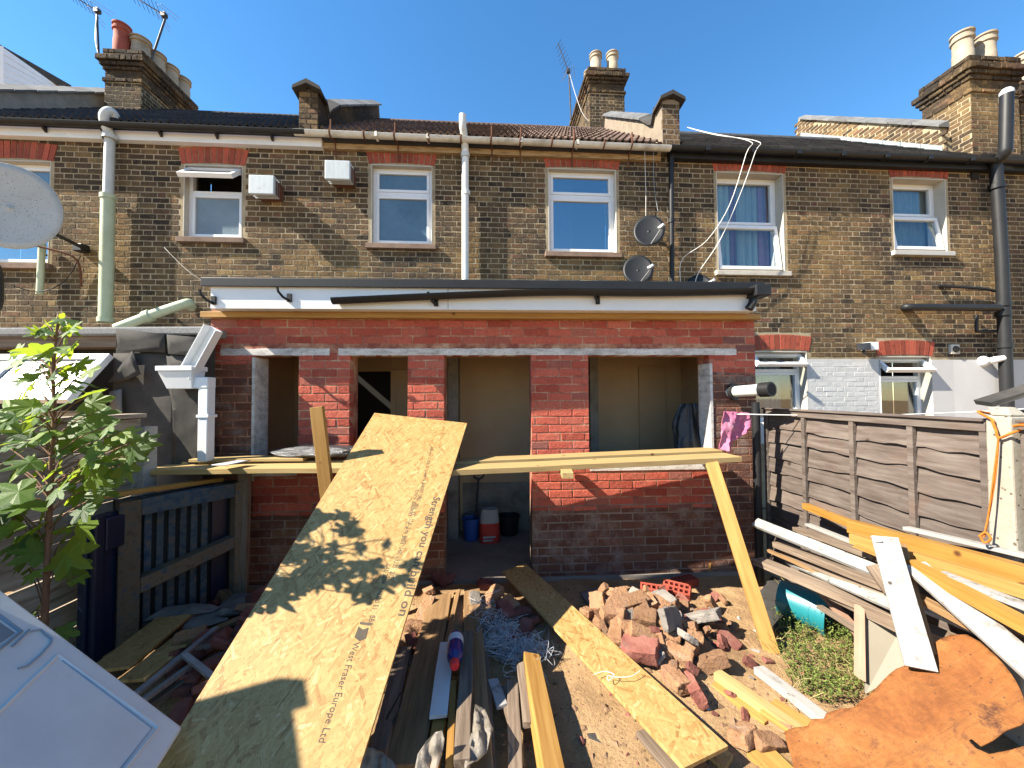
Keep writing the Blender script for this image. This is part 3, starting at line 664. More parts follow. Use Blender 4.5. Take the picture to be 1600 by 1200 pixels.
for i in range(11):
    u = .35 + i * .42 + rb.uniform(-.06, .06); rib(HB, u, EZ - .035, EY - .05, .058, 'rustiron')
    if i % 2 == 0 or i == 5:
        MB().tube([(u + .01, -.21, EZ + .13), (u + .01, -.215, EZ - .02), (u + .015, -.06, EZ - .10), (u + .02, -.035, EZ - .30)], .011, 6).build('rusty_strap', M['rustiron'], HB)
for u in (.9, 1.6, 2.9, 3.7): MB().box(u, u + .03, EY - .112, EY + .01, EZ - .092, EZ - .025).build('gutter_joint', M['dirtygutter'], HB)
MB().box(.02, LC + .0, -.10, .004, EZ - .15, EZ - .03).build('fascia', M['blackplastic'], HC, bevel=.004)
gutter(HC, -.05, LC - .02, EZ - .04, EY - .05, .055, 'blackplastic')
for i in range(7): MB().box(.5 + i * .7, .56 + i * .7, EY - .108, EY - .0, EZ - .10, EZ - .036).build('gutter_joint', M['blackplastic'], HC)
MB().box(.02, UD1 - UC1, -.10, .004, EZ - .15, EZ - .03).build('fascia', M['blackplastic'], HD)
gutter(HD, .0, UD1 - UC1, EZ - .04, EY - .05, .055, 'blackplastic')

# party walls that stand above the roofs
def parapet(H, uc, wd, mat, pier=True, y_end=2.45, top=.42, flash=None, ph=.66):
    def zr(y): return EZ + (y - EY) * .775
    prof = [(-.18, EZ - .02), (-.18, EZ + ph), (-.02, EZ + ph), (.10, EZ + max(.44, ph - .16)), (.20, zr(.20) + top - .10), (.5, zr(.5) + top - .05), (y_end, zr(y_end) + top - .05), (y_end + .12, zr(y_end)), (y_end + .12, EZ)] if pier else \
           [(.35, EZ + .1), (.5, zr(.5) + top + .07), (y_end, zr(y_end) + top + .07), (y_end + .12, zr(y_end)), (y_end + .12, EZ)]
    pw = MB().prism([(uc - wd / 2, y, z) for y, z in prof], (wd, 0, 0)).build('party_wall', M[mat], H)
    if pier:
        mb = MB(); face_bricks(mb, (uc - wd / 2, -.182, EZ), (1, 0, 0), (0, -1, 0), wd, ph - .02); mb.build('pier_bricks', M['stock'], pw, kind='stuff')
        MB().prism([(uc - wd / 2 - .05, -.26, EZ + ph - .005), (uc, -.26, EZ + ph + .09), (uc + wd / 2 + .05, -.26, EZ + ph - .005), (uc + wd / 2 + .06, -.26, EZ + ph - .055), (uc, -.26, EZ + ph + .03), (uc - wd / 2 - .06, -.26, EZ + ph - .055)], (0, .27, -.02)).build('pier_cap', M['felt'], pw)
        seg = [(.0, EZ + ph + .01), (.10, EZ + max(.46, ph - .14)), (.20, zr(.20) + top - .09), (.5, zr(.5) + top - .03)]
        for (ya, za), (yb, zb) in zip(seg, seg[1:]):
            MB().prism([(uc - wd / 2 - .05, ya, za), (uc, ya, za + .07), (uc + wd / 2 + .05, ya, za), (uc + wd / 2 + .05, ya, za - .04), (uc - wd / 2 - .05, ya, za - .04)], (0, yb - ya, zb - za)).build('coping_stone', M['felt'], pw)
    n = 7; ys = [(.5 if pier else .45) + (y_end - .5) * i / n for i in range(n + 1)]; k = 0 if pier else .12
    for ya, yb in zip(ys, ys[1:]):
        za, zb = zr(ya) + top - .03 + k, zr(yb) + top - .03 + k
        MB().prism([(uc - wd / 2 - .06, ya, za), (uc, ya, za + .08), (uc + wd / 2 + .06, ya, za), (uc + wd / 2 + .06, ya, za - .035), (uc - wd / 2 - .06, ya, za - .035)], (0, yb - ya - .01, zb - za)).build('coping_stone', M['coping'], pw)
    if flash:
        for i in range(9):
            ya = .45 + i * (y_end - .5) / 9; yb = ya + (y_end - .5) / 9 - .008; s = uc - wd / 2 - .012 if flash[0] == 'l' else uc + wd / 2 + .002
            MB().prism([(s, ya, zr(ya) - .02), (s, yb, zr(yb) - .02), (s, yb, zr(yb) + flash[2]), (s, ya, zr(ya) + flash[2])], (.01, 0, 0)).build('flashing', M[flash[1]], pw)
    return pw
parapet(HA, 0, .30, 'greyrender', True, 2.6)
parapet(HB, 0, .25, 'sootbrick', True, 2.8, ph=.56)
parapet(HC, 0, .26, 'render', True, 2.4, flash=('l', 'render', .1))
pwD = parapet(HD, 0, .26, 'mortar', False, 3.4, flash=('l', 'lead', .14))
mb = MB()
for i in range(40):                    # level brick courses on the lit side of the right party wall
    for k in range(13):
        y = .5 + k * .235 + (i % 2) * .11
        z = EZ + .2 + i * .075
        top = EZ + (y - EY) * .775 + .44
        if EZ + (y - EY) * .775 - .05 < z < top:
            v, f = brick_geo(.215, .065, dep=.03, bev=.005, jit=.003, face=.0008)
            mb.add([V((-.134 + p[1], y - p[0], z + p[2])) for p in v], f)
mb.build('party_wall_bricks', M['stock'], pwD, kind='stuff')

# chimneys
def pot(parent, x, y, z, h, r, mat, lean=0.0, label=None):
    prof = [(r * .92, -.06), (r, h * .05), (r, h * .5), (r * .95, h * .52), (r * .95, h * .78), (r * 1.12, h * .80), (r * 1.12, h * .86), (r * .98, h * .88), (r * .98, h * .95), (r * 1.14, h * .96), (r * 1.14, h), (r * .85, h), (r * .82, h * .5), (r * .8, 0)]
    return MB().lathe(prof, 20, Matrix.Translation((x, y, z)) @ Matrix.Rotation(lean, 4, 'Y')).build('chimney_pot', M[mat], parent, 40, label=label)
def chimney(H, hu, x0, x1, y0, y1, z0, z1, mat='stock', label=None):
    """x0..x1 and y0..y1 in house coordinates; stepped brick head"""
    zc = z1 - .62
    mb2 = MB(); ch = MB().box(x0, x1, y0, y1, z0, zc + .02).build('chimney', M['mortar'], H, label=label)
    mb = MB()
    for (o, ux, nr, W) in (((x0, y0 - .004, z0), (1, 0, 0), (0, -1, 0), x1 - x0), ((x0 - .004, y1, z0), (0, -1, 0), (-1, 0, 0), y1 - y0), ((x1 + .004, y0, z0), (0, 1, 0), (1, 0, 0), y1 - y0)):
        face_bricks(mb, o, ux, nr, W, zc - z0 - .01)
    for k, (e, za, zb) in enumerate([(.03, zc, zc + .07), (.0, zc + .075, zc + .22), (.03, zc + .225, zc + .29), (.065, zc + .295, zc + .36), (.10, zc + .365, zc + .46), (.03, zc + .465, z1)]):
        n = max(1, round((zb - za) / .075)); hh = (zb - za) / n
        for i in range(n):
            za2 = za + i * hh; sk = .002 * i
            for (o, ux, nr, W) in (((x0 - e, y0 - e - sk, za2), (1, 0, 0), (0, -1, 0), x1 - x0 + 2 * e), ((x0 - e - sk, y1 + e, za2), (0, -1, 0), (-1, 0, 0), y1 - y0 + 2 * e), ((x1 + e + sk, y0 - e, za2), (0, 1, 0), (1, 0, 0), y1 - y0 + 2 * e)):
                u = 0; ux = V(ux); nr = V(nr)
                while u < W - .02:
                    l = min(rb.choice([.215, .1025]), W - u); v, f = brick_geo(l - .008, hh - .006, dep=.06, bev=.008, jit=.005, face=.005)
                    c = V(o) + ux * (u + l / 2) + V((0, 0, hh / 2)); (mb2 if k >= 2 else mb).add([c + ux * p[0] - nr * p[1] + V((0, 0, p[2])) for p in v], f); u += l
    for (e, za, zb) in [(.02, zc + .02, zc + .46), (.015, zc + .46, z1 + .01)]:
        mb.box(x0 - e + .02, x1 + e - .02, y0 - e + .02, y1 + e - .02, za, zb, .02)
    mb.build('chimney_bricks', M[mat], ch, kind='stuff'); mb2.build('corbel_bricks', M['sootbrick'], ch, kind='stuff')
    return ch
def toH(H, p):                         # world point in the coordinates of a house
    return Matrix.Translation(-V(H.location)).to_4x4() @ V(p) if False else Matrix.Rotation(-MAIN.a, 4, 'Z') @ (V(p) - V(H.location))
def yH(H, x, y, yl):                   # photo pixel on the plane y = yl of a house
    p0 = V(H.location) + MAIN.n * yl; return toH(H, hit(x, y, p0, MAIN.n))
a = yH(HA, 163, 165, 2.0); b = yH(HA, 222, 80, 2.0)
chA = chimney(HA, 0, a.x, b.x, 2.0, 3.35, a.z - .9, b.z, 'sootbrick')
for (px, py, yl, h, r, mt) in ((190, 80, 2.14, .62, .125, 'potred'), (206, 84, 2.5, .52, .12, 'potred'), (220, 84, 2.25, .46, .145, 'potcream'), (244, 106, 2.55, .44, .145, 'potcream'), (265, 126, 2.85, .44, .145, 'potcream'), (284, 141, 3.15, .44, .145, 'potcream')):
    q = yH(HA, px, py, yl); pot(chA, q.x, yl, b.z - .03, h, r, mt)
a = yH(HC, 921, 186, 3.3); b = yH(HC, 975, 108, 3.3)
chB = chimney(HC, 0, a.x, b.x, 3.3, 5.6, a.z - 1.1, b.z, 'sootbrick')
for (px, yl, h, r, mt) in ((931, 3.5, .52, .135, 'potcream'), (957, 3.5, .56, .135, 'potcream'), (921, 3.9, .42, .13, 'potcream'), (946, 4.1, .5, .12, 'potred')):
    q = yH(HC, px, 108, yl); pot(chB, q.x, yl, b.z - .03, h, r, mt)
a = yH(HD, 1519, 228, .16); b = yH(HD, 1589, 92, .16)
chC = chimney(HD, 0, a.x, b.x, .16, .85, EZ - .2, b.z)
for (px, yl, h, r, mt) in ((1505, .45, .70, .135, 'potcream'), (1540, .45, .68, .135, 'potcream')):
    q = yH(HD, px, 100, yl); pot(chC, q.x, yl, b.z - .04, h, r, mt)
a = yH(HD, 1597, 228, .5); b = yH(HD, 1660, 130, .5)
chD = chimney(HD, 0, a.x, b.x, .5, 1.2, EZ - .2, b.z)
q = yH(HD, 1601, 130, .7); pot(chD, q.x + .05, .7, b.z - .04, .72, .15, 'potcream')
# loft dormer of the next house on the left
D0 = empty('loft_dormer', MAIN.w(UA0 - 4.2, -1.5, 6.0), MAIN.a, 'white clad loft dormer with dark sloping verge at the far left roofline', 'dormer')
def dl(x, y, Y): return Matrix.Rotation(-MAIN.a, 4, 'Z') @ (aY(x, y, Y) - V(D0.location))
p0, p1, p2, p3 = dl(2, 72, 7.0), dl(98, 140, 9.5), dl(100, 175, 9.5), dl(2, 175, 7.0)
nb = 9
for i in range(nb):                    # cladding boards
    f0, f1 = i / nb, (i + 1) / nb - .012
    A, B, Cc, Dd = p0.lerp(p3, f0), p1.lerp(p2, f0), p1.lerp(p2, f1), p0.lerp(p3, f1)
    MB().prism([A, B, Cc, Dd], (-.05 - .004 * (i % 2), .02, 0)).build('cladding_board', M['upvc'], D0)
MB().prism([p0 + V((-.3, -.1, .03)), p1 + V((.15, .05, .02)), p1 + V((.15, .05, .16)), p0 + V((-.3, -.1, .17))], (-.25, .1, 0)).build('verge', M['felt'], D0)
MB().prism([p0 + V((-.02, -.02, -.02)), p0 + V((.06, -.02, -.02)), p3 + V((.06, -.02, 0)), p3 + V((-.02, -.02, 0))], (-.4, -.1, 0)).build('corner_trim', M['upvc'], D0)

# pipes of the houses
def mp(H, hu, pts, d, r, mat, name, n=12, smooth=True):
    q = []
    for p in pts:
        dd = p[2] if len(p) > 2 else d
        u, z = MAIN.uz(p[0], p[1], dd); q.append((u - hu, -dd, z))
    return MB().tube(bez(q, 5) if len(q) > 2 and smooth else q, r, n).build(name, M[mat], H, 50)
def collar(H, hu, x, y, d, r, mat, h=.06):
    u, z = MAIN.uz(x, y, d); return MB().lathe([(r * .9, -h), (r, -h), (r, h), (r * .9, h)], 14, Matrix.Translation((u - hu, -d, z))).build('pipe_collar', M[mat], H, 40)
mp(HA, UA0, [(179, 192, .10), (178, 179, .13), (170, 174, .18), (163, 181, .20), (165, 195, .17), (172, 210, .12)], .13, .055, 'greypipe', 'soil_pipe_bend', 14)
mp(HA, UA0, [(172, 208), (169, 306)], .12, .055, 'greypipe', 'soil_pipe', 14)
mp(HA, UA0, [(169, 306), (165, 502)], .12, .072, 'greenpipe', 'soil_pipe', 14)
for (x, y, mt) in ((172, 215, 'greypipe'), (169, 308, 'greenpipe'), (165, 500, 'greenpipe')): collar(HA, UA0, x, y, .12, .085, mt, .03)
mp(HA, UA0, [(182, 513, .25), (240, 491, .2), (285, 476, .15), (296, 474, .1), (299, 480, .0)], .2, .06, 'greenpipe', 'waste_pipe')
u, z = MAIN.uz(232, 494, .2); MB().lathe([(.062, -.05), (.078, -.04), (.078, .04), (.062, .05)], 14, Matrix.Translation((u - UA0, -.2, z)) @ Matrix.Rotation(R(68), 4, 'Y')).build('pipe_collar', M['greenpipe'], HA, 40)
mp(HA, UA0, [(62, 460), (66, 380)], .07, .035, 'greenpipe', 'drain_pipe', 10)
mp(HB, UB0, [(727, 440), (727, 232)], .10, .050, 'whitepipe', 'soil_pipe', 14)
mp(HB, UB0, [(727, 234, .10), (725, 210, .19), (723, 196, .24), (723, 180, .24)], .2, .050, 'whitepipe', 'soil_pipe_bend', 14)
for (x, y) in ((727, 243), (728, 302)): collar(HB, UB0, x, y, .10, .062, 'whitepipe', .03)
mp(HC, UB1, [(1050, 441), (1049, 236), (1052, 226)], .07, .034, 'blackplastic', 'downpipe', 10)
for y in (255, 345): collar(HC, UB1, 1049, y, .07, .042, 'blackplastic', .03)
SP = [(1574, 640), (1565, 400), (1556, 262)]
mp(HC, UB1, SP, .14, .075, 'blackplastic', 'soil_pipe', 16, False)
mp(HC, UB1, [(1556, 264, .14), (1556, 255, .15), (1569, 240, .26), (1571, 228, .28), (1573, 146, .28)], .2, .075, 'blackplastic', 'soil_pipe_bend', 16)
u, z = MAIN.uz(1573, 146, .28); MB().lathe([(.078, -.02), (.078, .03), (.05, .07), (.0, .08)], 14, Matrix.Translation((u - UB1, -.28, z))).build('vent_cowl', M['greypipe'], HC, 40)
for (x, y) in ((1557, 292), (1567, 475), (1567, 490), (1570, 540)): collar(HC, UB1, x, y, .14, .09, 'blackplastic', .035)
mp(HC, UB1, [(1416, 481, .0), (1414, 480, .10), (1420, 480, .16), (1440, 480, .17), (1560, 481, .16)], .16, .055, 'blackplastic', 'waste_pipe')
mp(HC, UB1, [(1470, 447, .0), (1468, 447, .05), (1474, 447, .07), (1535, 451, .07), (1560, 456, .09)], .07, .022, 'blackplastic', 'waste_pipe', 8)
mp(HC, UB1, [(1526, 492, .06), (1526, 514, .06), (1530, 518, .06), (1562, 517, .09)], .06, .022, 'blackplastic', 'waste_pipe', 8)
u, z = MAIN.uz(1489, 546); MB().box(u - UB1 - .075, u - UB1 + .075, -.035, .01, z - .075, z + .075).build('air_vent', M['sill'], HC, bevel=.006)
MB().lathe([(.05, 0), (.045, .02), (.0, .018)], 14, Matrix.Translation((u - UB1, -.035, z)) @ Matrix.Rotation(R(90), 4, 'X')).build('vent_shade_disc', M['dark'], HC)  # solid near-black disc, shade of the hole painted on
u, z = MAIN.uz(1522, 275); MB().box(u - UB1 - .06, u - UB1 + .06, -.02, .01, z - .06, z + .06).build('air_vent', M['dark'], HC)

# ------------------------------------------------------------------ red brick extension
X = empty('brick_extension', EXT.o, EXT.a, 'red painted brick extension with four open window and door holes under a flat roof', 'extension')
def exb(x0, y0, x1, y1):
    ym, xm = (y0 + y1) / 2, (x0 + x1) / 2
    return [EXT.uz(x0, ym)[0], EXT.uz(x1, ym)[0], EXT.uz(xm, y1)[1], EXT.uz(xm, y0)[1]]
XU0, XU1 = EXT.uz(328, 600)[0], EXT.uz(1181, 600)[0]; XT = EXT.uz(750, 491)[1]
oz = EXT.uz(750, 555)[1]
O1 = exb(398, 555, 466, 722); O2 = exb(546, 555, 637, 722); O3 = exb(694, 555, 831, 900); O4 = exb(920, 555, 1110, 712)
for o in (O1, O2, O3, O4): o[3] = oz
O1[2] = O2[2] = 1.05; O4[2] = 1.05; O3[2] = -.02
lt = exb(345, 544, 1150, 555); lt[2] = oz; lt[3] = EXT.uz(750, 544)[1]
mb = MB(); slab_with_holes(mb, XU0 + .002, XU1 - .002, -.1, XT + .06, [O1, O2, O3, O4], .0034, .215); mb.build('wall', M['redmortar'], X)
def xdist(b): return (EXT.w((b[0] + b[1]) / 2, 0, (b[2] + b[3]) / 2) - CAM).length
xb = courses(XU0, XU1, 0, XT, [O1, O2, O3, O4, tuple(lt)], bond='stretcher')
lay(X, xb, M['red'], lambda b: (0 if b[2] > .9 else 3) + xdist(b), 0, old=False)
ug = EXT.uz(515, 549)[0]; ug2 = EXT.uz(529, 549)[0]
for (a, b) in ((lt[0], ug), (ug2, lt[1])):
    mb = MB(); n = int((b - a) / .05); vs = []; fs = []
    for i in range(n + 1):
        u = a + (b - a) * i / n; jj = lambda s: rb.uniform(-s, s)
        vs += [(u, -.004 + jj(.003), lt[2] + jj(.002)), (u, -.006 + jj(.003), (lt[2] + lt[3]) / 2), (u, -.003 + jj(.003), lt[3] - .004 + jj(.004)), (u, .12, lt[3] - .004), (u, .12, lt[2])]
    for i in range(n):
        for k in range(5): fs.append((i * 5 + k, (i + 1) * 5 + k, (i + 1) * 5 + (k + 1) % 5, i * 5 + (k + 1) % 5))
    fs += [tuple(range(5)), tuple(n * 5 + k for k in range(5))]
    mb.add(vs, fs); mb.build('lintel', M['lintel'], X, 30)
mb = MB(); mb.box(O4[1] - .003, O4[1] + .022, -.009, .2, O4[2], O4[3] - .08); mb.build('plaster_strip', M['lintel'], X)
mb = MB(); mb.box(O1[0] - .022, O1[0] + .002, -.009, .2, O1[2] - .1, O1[3] - .02); mb.build('plaster_strip', M['lintel'], X)
for o in (O1, O2, O4): MB().box(o[0] + .005, o[1] - .005, -.005, .21, o[2] - .06, o[2]).build('sill', M['lintel'], X)
# rooms behind the openings
BW = 1.25
dh = [EXT.uz(547, 600, -BW)[0], EXT.uz(612, 600, -BW)[0], .03, 2.0]
mb = MB(); slab_with_holes(mb, XU0 + .1, XU1 - .1, 0, XT, [dh], BW, BW + .1); mb.build('room_wall', M['plaster'], X)
for u in (XU0 + .004, XU1 - .104): MB().box(u, u + .1, .22, BW, 0, XT).build('room_wall', M['plaster'], X)
MB().box(XU0 + .104, XU1 - .104, -.02, BW, -.05, .035).build('floor', M['slab'], X)
MB().box(XU0, XU1, .217, BW + .1, XT, XT + .04).build('ceiling', M['plaster'], X)
MB().box(dh[0] - .2, dh[1] + .2, BW + .6, BW + .62, 0, 2.2).build('passage_shade_panel', M['dark'], X)  # panel coloured near-black for the shade of the passage
a = EXT.uz(612, 600, -BW)[0]; b = EXT.uz(637, 600, -BW)[0]
dr = MB().box(a, a + .33, BW - .05, BW - .01, .04, 2.02).build('inner_door', M['plaster'], X, bevel=.004)
for z0 in (.15, 1.05): MB().box(a + .06, a + .27, BW - .058, BW - .05, z0, z0 + .8).build('door_panel', M['plaster'], dr, bevel=.006)
a = EXT.uz(700, 700, -1.0)[0]; MB().box(a, a + .12, .98, BW, .035, XT).build('wall_nib', M['plasterflake'], X)
a = EXT.uz(723, 700, -BW)[0]; b = EXT.uz(840, 700, -BW)[0]; MB().box(a, b, BW - .012, BW, .035, .62).build('flaking_dado', M['plasterflake'], X)
a = EXT.uz(921, 650, -1.1)[0]; MB().box(a, a + .10, 1.05, BW, .035, XT - .1).build('door_frame', M['plasterflake'], X)
for z in (.9, 1.45, 1.9): MB().box(a - .25, a, 1.08, BW, z, z + .03).build('shelf', M['plasterflake'], X)
a = EXT.uz(1040, 650, -BW)[0]; MB().box(a - .35, a, BW - .03, BW, .035, 2.05).build('inner_door', M['plaster'], X, bevel=.004)
# roof
FD = .20
fz0, fz1 = EXT.uz(750, 484, FD)[1], EXT.uz(750, 446, FD)[1]
fu0, fu1 = EXT.uz(329, 460, FD)[0], EXT.uz(1181, 460, FD)[0]
us = EXT.uz(700, 460, FD)[0]
for (a, b) in ((fu0, us - .002), (us + .002, fu1)): MB().box(a, b, -FD, -FD + .018, fz0, fz1).build('fascia', M['upvc'], X, bevel=.002)
MB().box(fu0, fu0 + .015, -FD + .018, 1.9, fz0, fz1).build('fascia', M['upvc'], X)
MB().box(fu1 - .015, fu1, -FD + .018, 1.9, fz0, fz1).build('fascia', M['upvc'], X)
MB().box(fu0 + .015, fu1 - .015, -FD + .018, 0, fz0 + .004, fz0 + .02).build('soffit', M['upvc'], X)
MB().box(XU0 - .04, XU1 + .01, -.075, -.006, XT - .052, fz0 + .002).build('wall_plate', M['newtimber'], X, bevel=.003)
mb = MB(); mb.box(fu0 + .015, fu1 - .015, -FD + .018, 1.93, fz0 + .021, fz1 + .03); mb.build('roof', M['felt'], X)
ez0 = fz1 - .035; ez1 = EXT.uz(750, 437, FD + .03)[1]
mb = MB(); mb.prism([(fu0 - .06, -FD - .035, ez0), (fu0 - .06, -FD - .035, ez1), (fu0 - .06, -FD + .05, ez1 + .015), (fu0 - .06, -FD + .05, ez0 + .02)], (fu1 - fu0 + .12, 0, 0)); mb.build('roof_edge_trim', M['blackplastic'], X, bevel=.006)
# loose gutter lying along the fascia
gp = [EXT.uz(520, 467, FD + .06), EXT.uz(700, 459, FD + .06), EXT.uz(860, 454, FD + .06), EXT.uz(1020, 455, FD + .06), EXT.uz(1180, 452, FD + .06)]
path = bez([(u, -FD - .06, z) for u, z in gp], 6)
vs = []; fs = []; n = 9; r = .052
for p in path:
    for i in range(n): vs.append(p + V((0, -r * math.cos(math.pi * i / (n - 1)), -r * .9 * math.sin(math.pi * i / (n - 1)))))
    for i in range(n - 1, -1, -1): vs.append(p + V((0, -(r - .005) * math.cos(math.pi * i / (n - 1)), -(r - .005) * .9 * math.sin(math.pi * i / (n - 1)))))
k = 2 * n
for j in range(len(path) - 1):
    for i in range(k): fs.append((j * k + i, j * k + (i + 1) % k, (j + 1) * k + (i + 1) % k, (j + 1) * k + i))
fs += [tuple(range(k)), tuple((len(path) - 1) * k + i for i in range(k))]
gt = MB().add(vs, fs).build('gutter', M['blackplastic'], X, 40)
for (x, y) in ((445, 458), (326, 462), (676, 465), (930, 462)):
    u, z = EXT.uz(x, y, FD + .03)
    MB().tube([(u + .03, -FD, z - .05), (u + .02, -FD - .03, z - .055), (u, -FD - .06, z - .04), (u - .025, -FD - .085, z), (u - .03, -FD - .09, z + .035)], .011, 6).build('gutter_bracket', M['blackplastic'], X)
    MB().box(u + .01, u + .045, -FD - .02, -FD - .001, z - .07, z).build('gutter_bracket', M['blackplastic'], X)
u, z = EXT.uz(1186, 455, FD + .08)
MB().box(u - .06, u + .08, -FD - .13, -FD + .02, z - .05, z + .05).build('gutter_outlet', M['blackplastic'], X, bevel=.01)
MB().tube([(u - .02, -FD - .05, z - .03), (u - .04, -FD - .05, z - .10), (u - .07, -FD - .04, z - .15)], .035, 10).build('gutter_outlet', M['blackplastic'], X)

# ------------------------------------------------------------------ fences and the lean-to
rc = random.Random(23)
def board(mb_len, h, t, wave=0.0, n=24, bot_out=0.0, seed=0, jag=0.0):
    """a board along x (0..len), z 0..h, front at y=0 facing -y, wavy lower edge"""
    r = random.Random(seed); vs = []; fs = []
    for i in range(n + 1):
        x = mb_len * i / n; wv = wave * (noise.noise(V((x * 2.6, seed * 7.1, 0))) * .8 + noise.noise(V((x * 8, seed * 3.3, 5))) * .4)
        bow = (.011 if wave > .025 else .004) * noise.noise(V((x * (5 if wave > .025 else 3), seed * 5.5, 9)))
        vs += [(x, -bot_out + bow, wv), (x, bow, h), (x, t + bow, h), (x, t - bot_out + bow, wv)]
    for i in range(n):
        for k in range(4): fs.append((i * 4 + k, (i + 1) * 4 + k, (i + 1) * 4 + (k + 1) % 4, i * 4 + (k + 1) % 4))
    fs += [(0, 1, 2, 3), (n * 4, n * 4 + 3, n * 4 + 2, n * 4 + 1)]
    return MB().add(vs, fs)
def lap_panel(y_far, y_near, z_top, label, posts, n=11):
    """overlapping waney boards facing the yard; local x runs towards the camera"""
    L = y_far - y_near
    f = empty('lap_fence_panel', (FX_R, y_far, 0), R(-90), label, 'fence', 'waney lap fence panels on the right')
    pitch = (z_top - .06) / n
    for i in range(n):
        board(L, pitch + .04, .008, .036, 44, .026, 40 + i + int(y_far * 10)).build('slat', M['fencewood'], f, M=Matrix.Translation((0, .012, .02 + i * pitch)))
    for p in posts: MB().box(p - .018, p + .018, -.030, -.003, .02, z_top - .052).build('batten', M['fencewood'], f, bevel=.003)
    MB().box(0, L, -.034, .03, z_top - .05, z_top).build('top_rail', M['fencewood'], f, bevel=.003)
    MB().box(0, L, -.05, .04, z_top + .002, z_top + .016).build('capping', M['fencewood'], f, bevel=.003)
    return f
lap_panel(3.74, 1.985, 1.545, 'silvered overlapping slat fence panel between the brick extension and the concrete post', (.02, .50, .96, 1.37, 1.74))
lap_panel(1.855, .05, 1.55, 'overlapping slat fence panel at the photo edge beyond the concrete post with orange rope', (.02, .48, .93, 1.38, 1.79))
mb = MB(); mb.hexa([(FX_R - .055, 1.86, -.1), (FX_R + .05, 1.86, -.1), (FX_R + .05, 1.98, -.1), (FX_R - .055, 1.98, -.1), (FX_R - .05, 1.87, 1.58), (FX_R + .045, 1.87, 1.58), (FX_R + .045, 1.97, 1.58), (FX_R - .05, 1.97, 1.58)])
mb.prism([(FX_R - .05, 1.87, 1.582), (FX_R + .045, 1.87, 1.582), (FX_R + .02, 1.90, 1.625), (FX_R - .03, 1.90, 1.625)], (0, .08, 0))
mb.build('concrete_post', M['concrete'], None, label='pitted pale concrete fence post with orange rope tied round its top', cat='fence post', bevel=.008)
def at_post(x, y, X=FX_R - .062): return aX(x, y, X)
rp = [aX(1552, 660, FX_R - .07), aX(1549, 655, FX_R - .064), V((FX_R - .06, 1.99, 1.60)), V((FX_R + .05, 1.985, 1.575)), V((FX_R + .06, 1.88, 1.54)), V((FX_R - .02, 1.85, 1.52)), aX(1582, 676, FX_R - .066), aX(1561, 684, FX_R - .07), aX(1556, 672, FX_R - .07), aX(1550, 657, FX_R - .068)]
rope = MB(); rope.tube(bez(rp, 6), .006, 7)
rope.tube(bez([aX(1560, 684, FX_R - .075), aX(1557, 730, FX_R - .08), aX(1548, 790, FX_R - .10), aX(1538, 838, FX_R - .12)], 6), .004, 6)
rope.tube(bez([aX(1560, 684, FX_R - .072), aX(1553, 740, FX_R - .09), aX(1545, 800, FX_R - .11), aX(1537, 840, FX_R - .13)], 6), .0035, 6)
rope.tube(bez([aX(1584, 666, FX_R - .066), aX(1600, 664, FX_R - .07), aX(1650, 668, FX_R - .07)], 5), .007, 7)
rope.tube(bez([aX(1530, 838, FX_R - .14), aX(1540, 832, FX_R - .13), aX(1548, 842, FX_R - .13), aX(1538, 848, FX_R - .14), aX(1532, 838, FX_R - .14)], 5), .005, 7)
rope.build('rope', M['orangerope'], None, 60, label='orange rope looped round the top of the concrete fence post', cat='rope')
# left boundary
LF = empty('board_fence', (FX_L, 2.95, 0), R(-90), 'pale flaking horizontal board fence behind the leafy sapling', 'fence', 'board fences along the left side')
zb = .02
for i in range(8):
    h = (.20, .17, .21, .19, .18, .20, .17, .20)[i]
    # front of the boards faces the yard: turn round by building the far side
    m_ = board(2.4, h - .008, .02, .004, 20, .004, 80 + i)
    m_.v = [V((p.x, -p.y - .03, p.z)) for p in m_.v]
    m_.build('board', M['leftboard'], LF, M=Matrix.Translation((0, .03, zb)) @ Matrix.Rotation(R(rc.uniform(-.5, .5)), 4, 'Y'), bevel=.002); zb += h
MB().box(-.05, .06, -.005, .09, 0, 1.47).build('post', M['whitewood'], LF, bevel=.004)
MB().box(1.2, 1.3, -.08, -.015, 0, 1.45).build('post', M['leftboard'], LF, bevel=.004)
MB().box(0, 2.4, -.12, .05, zb + .004, zb + .035).build('capping', M['leftboard'], LF, bevel=.004)
TF = empty('unseen_shade_fence', (FX_L, 1.0, 0), R(-90), 'unseen taller board fence added on the left to shade the lower left', 'fence', 'board fences along the left side')  # added out of view to throw shade over the door and strand board
for i in range(10): MB().box(0, 3.4, -.02, .02, .02 + i * .21, .02 + i * .21 + .2).build('board', M['leftboard'], TF, bevel=.002)
MB().box(-.1, .0, -.05, .05, 0, 2.14).build('post', M['leftboard'], TF, bevel=.004)

